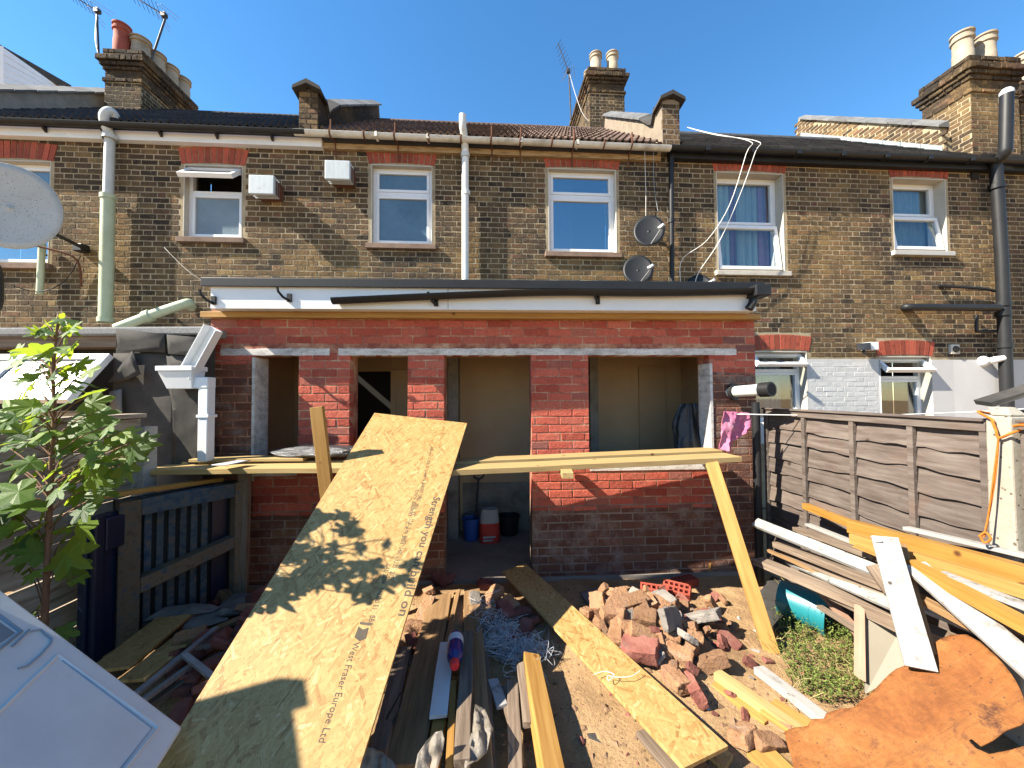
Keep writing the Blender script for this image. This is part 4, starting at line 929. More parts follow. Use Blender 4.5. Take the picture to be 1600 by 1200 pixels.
LT = empty('lean_to', (0, 3.2, 0), 0, 'neighbouring felt covered lean-to with an open white window, left of the red extension', 'lean-to')
def lt_(x, y, d=0.0):                   # photo pixel on the lean-to front (d towards the viewer)
    p = aY(x, y, 3.2 - d); return V((p.x, -d, p.z))
xr = lt_(318, 600).x; xm = lt_(178, 600).x; zt = lt_(100, 512).z; zd = lt_(250, 530).z
def fsheet(pts, d, name, thick=.012, mat='felt', amp=.012, sc=3):
    """a felt sheet with creases: pts in photo pixels on the front plane"""
    P = [lt_(x, y, d) for x, y in pts]; xs = [p.x for p in P]; zs = [p.z for p in P]
    vs2 = [(p.x, p.z) for p in P]; n0 = len(vs2); nx = int((max(xs) - min(xs)) / .05); nz = int((max(zs) - min(zs)) / .05)
    for i in range(1, nx):
        for j in range(1, nz): vs2.append((min(xs) + i * .05 + rc.uniform(-.01, .01), min(zs) + j * .05 + rc.uniform(-.01, .01)))
    r = delaunay_2d_cdt([V(v) for v in vs2], [], [list(range(n0))], 1, 1e-5)
    vs = [(v.x, -d + amp * (noise.noise(V((v.x * sc, v.y * sc * .7, d * 50))) + .6 * noise.noise(V((v.x * sc * 3, v.y * sc * 2, d * 50)))), v.y) for v in r[0]]
    o = MB().add(vs, [tuple(f) for f in r[2]], 0).build(name, M[mat], LT, 60)
    s = o.modifiers.new('thick', 'SOLIDIFY'); s.thickness = thick; return o
MB().box(xm, xr, .01, .12, 0, zd).build('wall', M['felt'], LT)
MB().box(-6.5, xm, .22, .32, 0, zt - .07).build('wall', M['dark'], LT)  # near-black panel, shade of the recess under the roof painted in
MB().box(-6.5, xr + .02, -.03, 2.0, zt - .07, zt).build('roof', M['mineralfelt'], LT, bevel=.015)
MB().box(-6.5, xm + .01, .02, .20, zt - .16, zt - .072).build('eaves_board', M['oldwood'], LT)
fsheet([(183, 514), (259, 522), (259, 551), (187, 549)], .035, 'felt_flap', amp=.006)
fsheet([(262, 523), (321, 528), (306, 556), (264, 553)], .038, 'felt_flap', amp=.006)
fsheet([(178, 552), (262, 552), (276, 600), (272, 650), (278, 735), (186, 735), (172, 640), (176, 600)], .006, 'felt_sheet', amp=.014)
fsheet([(262, 556), (316, 556), (318, 735), (271, 735), (270, 640)], .022, 'felt_sheet', amp=.014)
fsheet([(206, 548), (222, 585), (192, 595), (172, 598)], .05, 'torn_felt_corner', amp=.03, sc=8)
fsheet([(172, 612), (190, 608), (192, 650), (186, 662), (172, 655)], .045, 'torn_felt_corner', amp=.03, sc=8, mat='lino')
# open awning window of the lean-to
Y2 = -.42
a0, a1 = lt_(176, 556, .02), V((-4.9, -.02, lt_(176, 556, .02).z)); b0 = aY(100, 628, 3.2 + Y2 + .1); b0 = V((b0.x, b0.y - 3.2, b0.z))
xa = V((a1.x - a0.x, 0, 0)); dn = V((0, b0.y - a0.y, b0.z - a0.z)); Ln = dn.length; nrm = xa.cross(dn).normalized()
Mw = axes(a0, xa, nrm if nrm.z > 0 else -nrm); wl = abs(a1.x - a0.x); sg = 1 if (Mw.inverted() @ (a0 + dn)).y > 0 else -1
mb = MB(); t = .06
for (x0, x1, y0, y1) in ((0, wl, 0, t), (0, wl, Ln - t, Ln), (0, t, t, Ln - t), (wl - t, wl, t, Ln - t), (.72, .72 + t, t, Ln - t)):
    mb.box(x0, x1, min(sg * y0, sg * y1), max(sg * y0, sg * y1), -.02, .03)
aw = mb.build('awning_window', M['upvc'], LT, M=Mw, bevel=.005)
MB().box(t, wl - t, min(sg * t, sg * (Ln - t)), max(sg * t, sg * (Ln - t)), 0, .01).build('pane', M['skypane'], aw)
MB().box(-5, xm - .02, -.03, .20, 1.50, 1.58).build('sill', M['leftboard'], LT, bevel=.004)

# white rainwater hopper and downpipe
DP = empty('downpipe', aY(322, 720, 3.1), 0, 'white square downpipe with hopper head on the dark felt wall', 'downpipe')
o = V(DP.location)
def dp(x, y, Y=3.1): return aY(x, y, Y) - o
a, b = dp(314, 718), dp(331, 606)
MB().box(a.x, b.x, -.04, .04, 0, b.z).build('pipe', M['upvc'], DP, bevel=.006)
q = dp(330, 650); MB().box(a.x - .008, b.x + .012, -.048, .05, q.z - .012, q.z + .012).build('pipe_clip', M['upvc'], DP, bevel=.003)
h0, h1 = dp(278, 612), dp(332, 598)
MB().box(h0.x, b.x, -.045, .045, b.z - .005, b.z + .085).build('elbow', M['upvc'], DP, bevel=.008)
k0, k1 = dp(260, 577), dp(312, 590)
mb = MB(); mb.hexa([(k0.x + .05, -.05, k1.z - .09), (k1.x - .02, -.05, k1.z - .09), (k1.x - .02, .05, k1.z - .09), (k0.x + .05, .05, k1.z - .09), (k0.x, -.08, k0.z - .02), (k1.x, -.08, k0.z - .02), (k1.x, .06, k0.z - .02), (k0.x, .06, k0.z - .02)])
mb.box(k0.x - .01, k1.x + .01, -.09, .07, k0.z - .018, k0.z + .02)
MB
mb.build('hopper', M['upvc'], DP, bevel=.004)
t0, t1 = dp(297, 588), dp(338, 514)
Mt = axes(t0, t1 - t0, V((0, -1, 0))); L = (t1 - t0).length
mb = MB(); mb.box(0, L, -.055, .055, -.01, .0); mb.box(0, L, -.055, -.047, .0, .07); mb.box(0, L, .047, .055, .0, .07)
mb.build('gutter_offcut', M['upvc'], DP, M=Mt, bevel=.002)

# ------------------------------------------------------------------ timber helpers
def beam(name, p0, p1, w, t, mat, label, cat='timber', group=None, up=(0, 0, 1), jag=0.0, roll=0.0, parent=None, bev=.0025, seed=None):
    """a length of timber whose top centre line runs p0 - p1"""
    p0, p1 = V(p0), V(p1); L = (p1 - p0).length
    Mx = axes((p0 + p1) / 2, p1 - p0, V(up))
    x = V((Mx[0][0], Mx[1][0], Mx[2][0])); y = V((Mx[0][1], Mx[1][1], Mx[2][1])); z = x.cross(y)
    if roll: Mx = Mx @ Matrix.Rotation(roll, 4, 'X')
    n = max(2, int(L / .18)); vs = []; fs = []; sd = rc.uniform(0, 99)
    for i in range(n + 1):
        xx = -L / 2 + L * i / n; e = i in (0, n)
        for (yy, zz) in ((-w / 2, -t), (w / 2, -t), (w / 2, 0), (-w / 2, 0)):
            q = V((xx, yy, zz)); q.y += .004 * noise.noise(V((xx * 2, sd, 0))); q.z += .004 * noise.noise(V((xx * 2, sd, 4)))
            if e and jag: q.x += rc.uniform(-jag, jag)
            elif jag: q.y += rc.uniform(-.004, .004); q.z += rc.uniform(-.003, .003)
            vs.append(q)
    for i in range(n):
        for k in range(4): fs.append((i * 4 + k, (i + 1) * 4 + k, (i + 1) * 4 + (k + 1) % 4, i * 4 + (k + 1) % 4))
    fs += [(0, 1, 2, 3), (n * 4 + 3, n * 4 + 2, n * 4 + 1, n * 4)]
    return MB().add(vs, fs).build(name, M[mat] if isinstance(mat, str) else mat, parent, M=Mx, label=label, cat=cat, group=group, bevel=bev)
def bz(name, a, b, w, t, mat, label, **k):     # ends given as photo x, y and height
    return beam(name, aZ(*a), aZ(*b), w, t, mat, label, **k)
def by(name, a, b, w, t, mat, label, **k):     # ends given as photo x, y and distance
    return beam(name, aY(*a), aY(*b), w, t, mat, label, **k)
def sheet(name, pts, plane, mat, label, cat, amp=.01, sc=4, thick=.004, step=.04, folds=0.0, curl=None, group=None, rag=0.0, kind=None, sub=0):
    """a ragged flat or crumpled sheet: outline seen at photo pixels on a plane through three points"""
    a, b, c = plane; n = (b - a).cross(c - a).normalized()
    if n.z < 0: n = -n
    P = [hit(x, y, a, n) for x, y in pts]
    if rag:
        Q = []
        for i in range(len(P)):
            p, q = P[i], P[(i + 1) % len(P)]; k = max(1, int((q - p).length / .03))
            for j in range(k): Q.append(p.lerp(q, j / k) + V((rc.uniform(-rag, rag), rc.uniform(-rag, rag), 0)))
        P = [hit(*pix(p)[:2], a, n) for p in Q]
    ce = sum(P, V()) / len(P); x = V((1, 0, 0)); x = (x - n * x.dot(n)).normalized(); Mx = axes(ce, x, n); inv = Mx.inverted()
    L = [inv @ p for p in P]; xs = [p.x for p in L]; ys = [p.y for p in L]; vs2 = [(p.x, p.y) for p in L]; n0 = len(vs2)
    for i in range(1, int((max(xs) - min(xs)) / step) + 1):
        for j in range(1, int((max(ys) - min(ys)) / step) + 1):
            vs2.append((min(xs) + i * step + rc.uniform(-.2, .2) * step, min(ys) + j * step + rc.uniform(-.2, .2) * step))
    r = delaunay_2d_cdt([V(v) for v in vs2], [], [list(range(n0))], 1, 1e-5); sd = rc.uniform(0, 50); vs = []
    for v in r[0]:
        z = amp * (noise.noise(V((v.x * sc, v.y * sc, sd))) + .5 * noise.noise(V((v.x * sc * 2.7, v.y * sc * 2.7, sd))))
        if folds: z += folds * abs(noise.noise(V((v.x * sc * 2.2 + v.y * 3, v.y * sc * .5, sd + 7))))
        if curl: z += curl(v.x, v.y)
        vs.append((v.x, v.y, z))
    o = MB().add(vs, [tuple(f) for f in r[2]], 0).build(name, M[mat], None, 60, M=Mx, label=label, cat=cat, group=group, kind=kind)
    s = o.modifiers.new('thick', 'SOLIDIFY'); s.thickness = thick; s.offset = -1
    return o

# ------------------------------------------------------------------ planks on trestles in front of the extension
GP = 'boards of the work platform'
beam('scaffold_board', (-2.84, 3.055, 1.145), (-.55, 3.02, 1.165), .225, .04, 'paletimber', 'front pale board of the work platform, left of the leaning strand board', 'plank', GP)
beam('scaffold_board', (-2.75, 3.29, 1.165), (-.60, 3.27, 1.170), .225, .04, 'paletimber', 'rear pale board of the work platform, left of the leaning strand board', 'plank', GP)
beam('scaffold_board', (-2.62, 3.20, 1.195), (-1.70, 3.21, 1.195), .16, .024, 'paletimber', 'short pale board lying on the left end of the work platform', 'plank', GP)
beam('scaffold_board', (-.90, 2.98, 1.125), (1.86, 3.255, 1.185), .225, .042, 'paletimber', 'front pale board of the work platform, ending over the splayed timber leg', 'plank', GP)
beam('scaffold_board', (-.85, 3.225, 1.145), (1.83, 3.475, 1.205), .20, .042, 'paletimber', 'rear pale board of the work platform, right of the leaning strand board', 'plank', GP)
q = aY(885, 741, 2.93)
beam('timber_bearer', (q.x, 2.86, 1.12), (q.x + .03, 3.52, 1.125), .085, .045, 'paletimber', 'short timber bearer under the platform with its sawn end towards the viewer', 'timber')
beam('timber_prop', aY(1112, 722, 3.10), aZ(1207, 1022, .0), .095, .045, 'newtimber', 'long yellow timber leg splayed out under the right end of the platform', 'timber', up=(-.35, -.9, .3))
mb = MB(); g0, g1, g2 = aY(1101, 727, 3.12), aY(1118, 727, 3.12), aY(1121, 752, 3.06)
mb.prism([g0, g1, g2], (.0, .045, .0)); mb.build('timber_gusset', M['paletimber'], None, label='small triangular timber block where the splayed leg meets the platform', cat='wood block')
s0, s1 = aY(493, 636, 2.83), aY(535, 985, 2.80)
beam('timber_stake', s0, s1, .092, .045, 'newtimber', 'upright yellow timber stake standing through the platform left of the strand board', 'timber', up=(.05, -1, .1))
q = aY(540, 790, 3.0); beam('timber_stake', (-2.2, 3.15, 1.14), (-2.2, 3.13, -.02), .09, .045, 'oldwood', 'weathered timber stake under the left end of the platform', 'timber', up=(0, -1, 0))

# ------------------------------------------------------------------ strand boards
def osb_panel(name, px, Ys, thick, label, extra=None):
    P = [aY(x, y, Y) if extra is None else aZ(x, y, Y) for (x, y), Y in zip(px, Ys)]     # TL, TR, BR, BL
    tm, bm_ = (P[0] + P[1]) / 2, (P[2] + P[3]) / 2; x = (bm_ - tm).normalized(); y = P[1] - P[0]; n = x.cross(y).normalized()
    if n.z < 0: n = -n
    Mx = axes((tm + bm_) / 2, x, n); inv = Mx.inverted(); L = [inv @ p for p in P]
    o = MB().prism([(p.x, p.y, 0) for p in L], (0, 0, -thick)).build(name, M['osb'], None, M=Mx, label=label, cat='board', bevel=.0015)
    return o, Mx, n
OB, MO, NO = osb_panel('strand_board', [(585, 645), (730, 661), (548, 1235), (228, 1235)], [3.40, 3.40, 1.42, 1.42], .018, 'large golden strand board leaning on the platform, printed with black lettering')
def lettering(parent, Mx, n, txt, a, b, name='lettering', size=None, up=.0008, bold=0.0, mat='ink'):
    """print txt between two photo pixels on the plane of a sheet, reading a to b"""
    o0 = Mx.translation; inv = Mx.inverted(); A = inv @ hit(*a, o0, n); B = inv @ hit(*b, o0, n)
    cu = bpy.data.curves.new('t', 'FONT'); cu.body = txt; cu.size = 1; cu.offset = bold; cu.resolution_u = 3
    to = bpy.data.objects.new('t', cu); C.objects.link(to); bpy.context.view_layer.update()
    me = bpy.data.meshes.new_from_object(to.evaluated_get(bpy.context.evaluated_depsgraph_get()))
    bpy.data.objects.remove(to); me.materials.clear(); me.materials.append(M[mat])
    wdt = max(v.co.x for v in me.vertices) or 1; L = (B - A).length; sx = L / wdt; sy = size or sx
    d = (B - A).normalized(); e = V((-d.y, d.x, 0))
    for v in me.vertices: v.co = A + d * (v.co.x * sx) + e * (v.co.y * sy) + V((0, 0, up))
    return link(name, me, parent)
lettering(OB, MO, NO, 'Strength you can build on', (678, 776), (622, 962), size=.066, bold=.012)
lettering(OB, MO, NO, '18mm  OSB 3  2440 x 840', (673, 698), (657, 764), size=.030)
lettering(OB, MO, NO, 'EN 13986 : 2004   CE   12.0   2 m   WPT   2400 x 1200   2021', (657, 764), (606, 905), size=.038)
lettering(OB, MO, NO, 'CAL 2004   EN300 E1   BBA', (604, 880), (574, 978), size=.036)
lettering(OB, MO, NO, 'DIN 68800   CE 1301', (650, 765), (625, 850), size=.030)
lettering(OB, MO, NO, 'West Fraser Europe Ltd', (553, 1003), (497, 1160), size=.042)
u = MO.inverted() @ hit(566, 990, MO.translation, NO)
lg = MB(); lg.prism([(u.x - .030, u.y - .03, .0006), (u.x + .02, u.y - .03, .0006), (u.x + .034, u.y, .0006), (u.x + .02, u.y + .026, .0006), (u.x - .030, u.y + .02, .0006), (u.x - .018, u.y - .004, .0006)], (0, 0, .0003)); lg.box(u.x - .052, u.x - .040, u.y - .03, u.y + .026, .0006, .0009)
lg.build('printed_emblem', M['ink'], OB)
osb_panel('strand_board_strip', [(785, 893), (821, 880), (1138, 1165), (1068, 1200)], [.15, .15, .135, .135], .018, 'narrow strand board strip lying on the dirt from the doorway towards the viewer', 'z')
O = 'strand board offcuts under the pallet'
bz('strand_board_offcut', (168, 1045, .22), (272, 962, .20), .21, .018, M['osb'], 'dull strand board offcut lying nearest the blue pallet', cat='board', group=O)
bz('strand_board_offcut', (205, 1062, .19), (302, 985, .18), .15, .018, M['osb'], 'dull strand board offcut beside the white metal strip', cat='board', group=O)
bz('strand_board_offcut', (1102, 1165, .03), (1140, 1190, .03), .1, .018, M['osb'], 'small strand board scrap beside the end of the strip', cat='board')

# ------------------------------------------------------------------ pallet on the left
PT, PB = aY(180, 778, 2.60), aY(375, 752, 3.22)
pl0 = V((PT.x, PT.y, 0)); pl1 = V((PB.x, PB.y, 0)); pd = (pl1 - pl0); PLn = pd.length; pa = math.atan2(pd.y, pd.x)
PL = empty('pallet', (pl0.x, pl0.y, 0), pa, 'blue washed wooden pallet standing on edge against the left fence', 'pallet')
zt0, zt1 = PT.z, PB.z; H_ = zt0 - .02
def pbar(name, x0, x1, z0, z1, y0, y1, mat): return MB().box(x0, x1, y0, y1, z0, z1).build(name, M[mat], PL, bevel=.003)
pbar('stringer', .0, .11, .0, H_, -.10, -.0, 'palletwood'); pbar('stringer', PLn - .07, PLn, .0, H_, -.10, 0, 'palletwood')
pbar('rail', .112, PLn - .072, H_ - .11, H_, -.095, -.0, 'pallet'); 
MB().prism([(.112, -.10, .37), (.112, -.10, .47), (PLn - .072, -.10, .58), (PLn - .072, -.10, .49)], (0, .09, 0)).build('rail', M['palletwood'], PL, bevel=.003)
n = 6
for i in range(n):
    x = .15 + i * (PLn - .34) / n; pbar('slat', x, x + .6 * (PLn - .34) / n, .02, H_ - .01, .004, .022, 'pallet')
pbar('slat', PLn - .19, PLn - .09, .02, H_ - .01, .004, .022, 'bluesheet')
MB().box(.0, PLn, .03, .05, .0, H_).build('gap_shade_sheet', M['dark'], PL)  # near-black sheet added so the gaps between slats look shaded
by('orange_batten', (155, 772, 2.45), (345, 746, 3.16), .07, .03, 'orangetimber', 'thin orange batten lying along the top of the blue pallet', cat='timber')
p0, p1 = aY(136, 780, 2.40), aY(182, 776, 2.57)
mb = MB(); mb.box(-.02, .26, -.02, .03, -.02, .95); mb.box(.0, .06, -.06, -.02, .0, .96); mb.box(.06, .24, -.06, -.02, .72, .93)
mb.build('blue_crate_side', M['bluesheet'], None, M=axes((p0.x, p0.y, 0), V((p1.x - p0.x, p1.y - p0.y, 0)), (0, 0, 1)), label='dark blue plastic panel standing between the sapling and the pallet', cat='panel', bevel=.01)

# ------------------------------------------------------------------ white door lying at the lower left
dA, dB, dC = aY(0, 918, 1.5), aY(287, 1135, 1.5), aY(247, 1215, 1.30)
dx = (dA - dB).normalized(); dn = dx.cross(dC - dB).normalized(); dn = dn if dn.z > 0 else -dn
MD = axes(dB, dx, dn); iD = MD.inverted()
def dpt(x, y, z=0): p = iD @ hit(x, y, dB, dn); return V((p.x, p.y, z))
sy = 1 if (iD @ dC).y > 0 else -1
cor = [dpt(287, 1135), dpt(0, 918), dpt(-260, 722)]; far = (dpt(247, 1200) - dpt(287, 1135)).normalized()
D_ = MB().prism([cor[0], cor[2], cor[2] + far * .85, cor[0] + far * .85], (0, 0, -.045)).build('white_door', M['doorwhite'], None, M=MD, label='white panelled door lying tilted in shade at the lower left', cat='door', bevel=.012)
def bead(pts, r, name='bead', mat='doorwhite', h=.0):
    q = [dpt(x, y, h) for x, y in pts]; return MB().tube(q, r, 8).build(name, M[mat], D_, 50)
bead([(90, 1024), (247, 1137), (188, 1210)], .006); bead([(97, 1032), (238, 1138), (186, 1204)], .0026, mat='doorline')
bead([(90, 1024), (40, 1072), (-40, 1150)], .006)
bead([(20, 1010), (42, 989), (62, 985), (80, 1000), (77, 1008), (60, 1027), (42, 1042), (27, 1046)], .0032, 'letter_flap_frame', 'doorline', .004)
bead([(17, 1012), (38, 992), (44, 985)], .003, 'letter_flap_frame', 'doorline', .004)
bead([(-40, 935), (32, 988), (-20, 1030)], .006, 'glazing_bead', 'doorline', .002)
MB().prism([dpt(-40, 948), dpt(22, 990), dpt(-25, 1022), dpt(-80, 985)], (0, 0, .004)).build('obscure_pane', M['frostlight'], D_)

# ------------------------------------------------------------------ rust brown sheet at the lower right
pr = (aY(1490, 1000, 1.78), aY(1236, 1145, 1.80), aY(1600, 1085, 1.52))
rust_out = [(1228, 1146), (1240, 1136), (1262, 1133), (1266, 1122), (1287, 1121), (1289, 1113), (1330, 1104), (1346, 1091), (1372, 1070), (1402, 1048), (1440, 1030), (1462, 1010), (1490, 999), (1516, 999), (1534, 1009), (1550, 1024), (1572, 1046), (1584, 1062), (1600, 1086), (1612, 1128), (1598, 1139), (1577, 1150), (1556, 1163), (1536, 1172), (1521, 1160), (1518, 1163), (1530, 1176), (1548, 1183), (1576, 1177), (1612, 1170), (1650, 1235), (1560, 1275), (1400, 1290), (1262, 1280), (1244, 1215)]
def rcurl(x, y):
    return .10 * max(0, -x - .34) ** 1.0 * 1.2 + .05 * math.sin((x - y * .6) * 5) * .35
RS = sheet('rust_sheet', rust_out, pr, 'rust', 'large torn rust brown sheet lying over the timber pile at the lower right', 'sheet', amp=.022, sc=4, thick=.006, step=.022, curl=rcurl, rag=.004)
fold = [aY(1228, 1146, 1.80), aY(1262, 1133, 1.80), aY(1275, 1150, 1.72), aY(1262, 1215, 1.55), aY(1240, 1215, 1.57), aY(1234, 1180, 1.68)]
MB().prism([RS.matrix_local.inverted() @ p for p in fold], (0, 0, -.01)).build('folded_edge', M['brownwood'], RS)

# ------------------------------------------------------------------ timber pile along the right fence
GT = 'old boards and beams piled by the right fence'
by('white_board', (1179, 814, 3.05), (1400, 902, 2.15), .075, .03, 'whitewood', 'long white painted board, topmost at the far end of the pile', cat='plank', group=GT, up=(-.5, -.2, .8))
by('grey_board', (1214, 846, 2.95), (1412, 920, 2.05), .085, .04, 'oldwood', 'weathered grey board under the topmost white one', cat='plank', group=GT)
by('grey_board', (1246, 823, 3.02), (1372, 868, 2.3), .08, .03, 'oldwood', 'weathered grey board against the foot of the slatted fence', cat='plank', group=GT)
by('white_board', (1262, 817, 3.05), (1376, 862, 2.35), .05, .02, 'whitewood', 'narrow white board lying against the foot of the slatted fence', cat='plank', group=GT)
by('grey_board', (1184, 871, 2.95), (1545, 1018, 1.75), .10, .045, 'oldwood', 'longest weathered grey board, lowest in the pile', cat='plank', group=GT)
by('white_board', (1236, 872, 2.90), (1412, 945, 2.0), .11, .02, 'whitewood', 'chipped white board lying between two weathered grey boards', cat='plank', group=GT, up=(-.4, -.2, .8))
by('grey_board', (1284, 922, 2.72), (1350, 996, 2.2), .05, .03, 'pinkwood', 'reddish board at the bottom of the pile beside the weeds', cat='plank', group=GT)
by('yellow_beam', (1258, 786, 3.06), (1352, 822, 2.4), .05, .045, 'orangetimber', 'short yellow beam end furthest along the fence', cat='timber', group=GT)
by('yellow_beam', (1328, 812, 2.42), (1660, 900, 1.62), .062, .075, 'orangetimber', 'thick orange yellow beam, uppermost of the beams by the fence', cat='timber', group=GT)
by('yellow_beam', (1331, 833, 2.34), (1660, 930, 1.60), .055, .06, 'newtimber', 'orange yellow beam directly under the uppermost one', cat='timber', group=GT)
by('yellow_beam', (1340, 848, 2.30), (1400, 872, 2.1), .05, .03, 'newtimber', 'short splintered yellow lath among the beam ends', cat='timber', group=GT, jag=.02)
by('yellow_beam', (1424, 874, 1.98), (1660, 996, 1.45), .055, .055, 'orangetimber', 'orange beam lying beside the long white board', cat='timber', group=GT)
by('white_board', (1415, 822, 2.3), (1660, 878, 1.72), .05, .02, 'whitewood', 'white board tucked between the concrete post and the beams', cat='plank', group=GT)
by('white_board', (1470, 893, 1.88), (1660, 966, 1.52), .06, .02, 'whitewood', 'white board lying between two orange beams', cat='plank', group=GT)
by('white_board', (1427, 880, 1.96), (1650, 1075, 1.42), .105, .02, 'whitewood', 'long wide white board running down to the rust sheet', cat='plank', group=GT, up=(-.35, -.45, .8))
by('grey_board', (1500, 945, 1.86), (1660, 1012, 1.55), .10, .03, 'oldwood', 'brown weathered board under the long wide white board', cat='plank', group=GT)
by('white_board', (1452, 950, 1.98), (1650, 1032, 1.58), .08, .02, 'whitewood', 'dusty white board low down under the weathered brown one', cat='plank', group=GT)
by('white_board', (1382, 838, 2.02), (1440, 1045, 1.72), .105, .02, 'whitewood', 'short wide white board crossing over the pile almost upright', cat='plank', group=GT, up=(-.5, -.75, .4))
by('grey_board', (1408, 848, 2.04), (1454, 1020, 1.76), .045, .03, 'brownwood', 'brown batten along the edge of the crossing white board', cat='plank', group=GT, up=(-.3, -.8, .4))
by('white_board', (1367, 838, 2.03), (1376, 850, 2.0), .03, .02, 'whitewood', 'small splintered white stub at the top of the crossing board', cat='plank', group=GT, jag=.02, up=(-.5, -.75, .4))
by('grey_board', (1362, 882, 2.12), (1393, 926, 2.0), .06, .025, 'oldwood', 'short weathered board end under the crossing white board', cat='plank', group=GT, up=(-.5, -.6, .5))
mb = MB(); pts = [aY(1351, 950, 2.22), aY(1410, 978, 2.12), aY(1424, 1045, 2.0), aY(1352, 1085, 2.05)]
cp = mb.prism(pts, (.02, .03, -.005)).build('cream_panel', M['cream'], None, label='cream cabinet panel standing on edge under the timber pile', cat='panel', bevel=.002)
MB().prism([aY(1342, 946, 2.22), aY(1351, 948, 2.20), aY(1353, 1066, 2.05), aY(1342, 1060, 2.07)], (.0, .03, 0)).build('panel_edge', M['pinkwood'], cp)
by('support_block', (1500, 1000, 2.0), (1560, 1010, 2.1), .2, .25, 'oldwood', 'dark block of wood holding up the timber pile', cat='wood block')

for (a_, b_, w_, t_, m_, l_) in (
    ((1225, 862, 2.95), (1400, 930, 2.1), .07, .03, 'oldwood', 'split grey board between the topmost white board and the chipped one'),
    ((1200, 858, 2.98), (1330, 915, 2.4), .03, .02, 'brownwood', 'thin brown lath near the far end of the pile'),
    ((1300, 880, 2.6), (1480, 960, 1.9), .06, .02, 'whitewood', 'short white board passing behind the crossing white board'),
    ((1215, 888, 2.85), (1420, 985, 2.0), .05, .03, 'oldwood', 'thin weathered board just above the longest grey one'),
    ((1345, 850, 2.3), (1500, 915, 1.85), .05, .03, 'oldwood', 'dark weathered batten under the orange beams'),
    ((1460, 915, 1.9), (1660, 1010, 1.5), .07, .025, 'oldwood', 'grey board under the long wide white board, near the rust sheet'),
    ((1380, 900, 2.1), (1660, 1050, 1.48), .05, .03, 'brownwood', 'brown lath along the underside of the long wide white board'),
    ((1280, 945, 2.5), (1345, 985, 2.2), .04, .02, 'oldwood', 'short grey lath end beside the teal bucket')):
    by('pile_board', a_, b_, w_, t_, m_, l_, cat='plank', group=GT, jag=.006)

# ------------------------------------------------------------------ fittings on the terrace wall
def vent_box(x0, y0, x1, y1, dep, label):
    a0, a1, b0, b1 = mbox(x0, y0, x1, y1, dep); t = empty('flue_box', MAIN.w((a0 + a1) / 2, 0, (b0 + b1) / 2), MAIN.a, label, 'vent')
    w2, h2 = (a1 - a0) / 2, (b1 - b0) / 2
    MB().box(-w2 * .8, w2 * .95, -dep + .03, 0, -h2 * .8, h2 * .8).build('duct', M['rustiron'], t)
    MB().box(-w2, w2, -dep, -dep + .05, -h2, h2).build('cover', M['flue'], t, bevel=.012)
    for i in range(3): MB().box(-w2 * .95, w2 * .95, -dep + .06 + i * .04, -dep + .075 + i * .04, -h2 * .9, h2 * .95).build('fin', M['flue'], t)
M['flue'] = mk('pale_grey_enamel', [(.36, .40, .42), (.46, .49, .50)], 9, stretch=(3, 1, .4), rough=.45, bump=.1, dirt=((.22, .18, .14), 7, .6, .5))
vent_box(388, 273, 428, 303, .26, 'white square flue box on the wall just right of the tilted open window')
vent_box(507, 250, 547, 280, .26, 'white square flue box high on the wall left of the middle house window')
def dish(px, py, d, rx, rz, face, mat, label, wall_px, arm=True, name='satellite_dish'):
    c = hit(px, py, MAIN.o - MAIN.n * d, MAIN.n); face = V(face).normalized()
    t = empty(name, MAIN.w(*[MAIN.uz(*wall_px)[0], 0, MAIN.uz(*wall_px)[1]]), 0, label, 'satellite dish'); o = V(t.location)
    Mx = axes(c - o, V((0, 0, 1)).cross(face), face); vs = []; fs = []; n, k = 36, 7; dp_ = .16
    for j in range(k + 1):
        for i in range(n):
            a = 2 * math.pi * i / n; f = j / k; vs.append((rx * f * math.cos(a), rz * f * math.sin(a), dp_ * rx * (f * f - 1)))
    for j in range(k):
        for i in range(n): fs.append((j * n + i, j * n + (i + 1) % n, (j + 1) * n + (i + 1) % n, (j + 1) * n + i))
    b = MB().add(vs, fs, 0).build('reflector', M[mat], t, 50, M=Mx); s = b.modifiers.new('thick', 'SOLIDIFY'); s.thickness = .012
    rim = [Mx @ V((rx * math.cos(2 * math.pi * i / n), rz * math.sin(2 * math.pi * i / n), .0)) for i in range(n + 1)]
    MB().tube(rim, .009, 6, False).build('rim', M[mat], t, 60)
    bk = Mx @ V((0, 0, -dp_ * rx - .02))
    return t, o, Mx, bk
t, o, Mx, bk = dish(14, 321, .95, .385, .50, (.70, -.68, .18), 'dish', 'big grey white satellite dish speckled with dirt at the left edge', (130, 388))
w0 = MAIN.w(*[MAIN.uz(140, 392)[0], .02, MAIN.uz(140, 392)[1]]) - o
MB().tube([bk, bk + V((.1, .25, -.12)), w0], .022, 8).build('arm', M['blackplastic'], t)
MB().box(w0.x - .10, w0.x + .02, w0.y - .10, w0.y + .01, w0.z - .04, w0.z + .06).build('wall_plate', M['blackplastic'], t, bevel=.01)
w1 = MAIN.w(*[MAIN.uz(128, 420)[0], .02, MAIN.uz(128, 420)[1]]) - o
MB().tube(bez([w1 + V((-1.0, -.3, .35)), w1 + V((-.3, -.15, .22)), w1 + V((0, -.05, .1)), w1 + V((.02, 0, -.25))], 5), .014, 6).build('stay', M['rustiron'], t)
tip = Mx @ V((-.30, -.25, .42)); MB().tube([Mx @ V((-.1, -.5, .0)), tip], .014, 6).build('feed_arm', M['darkmetal'], t)
MB().tube([tip - V((.05, 0, 0)), tip + V((.06, .02, .03))], .035, 10).build('feed_head', M['blackplastic'], t)
p = aY(4, 425, 4.0); 
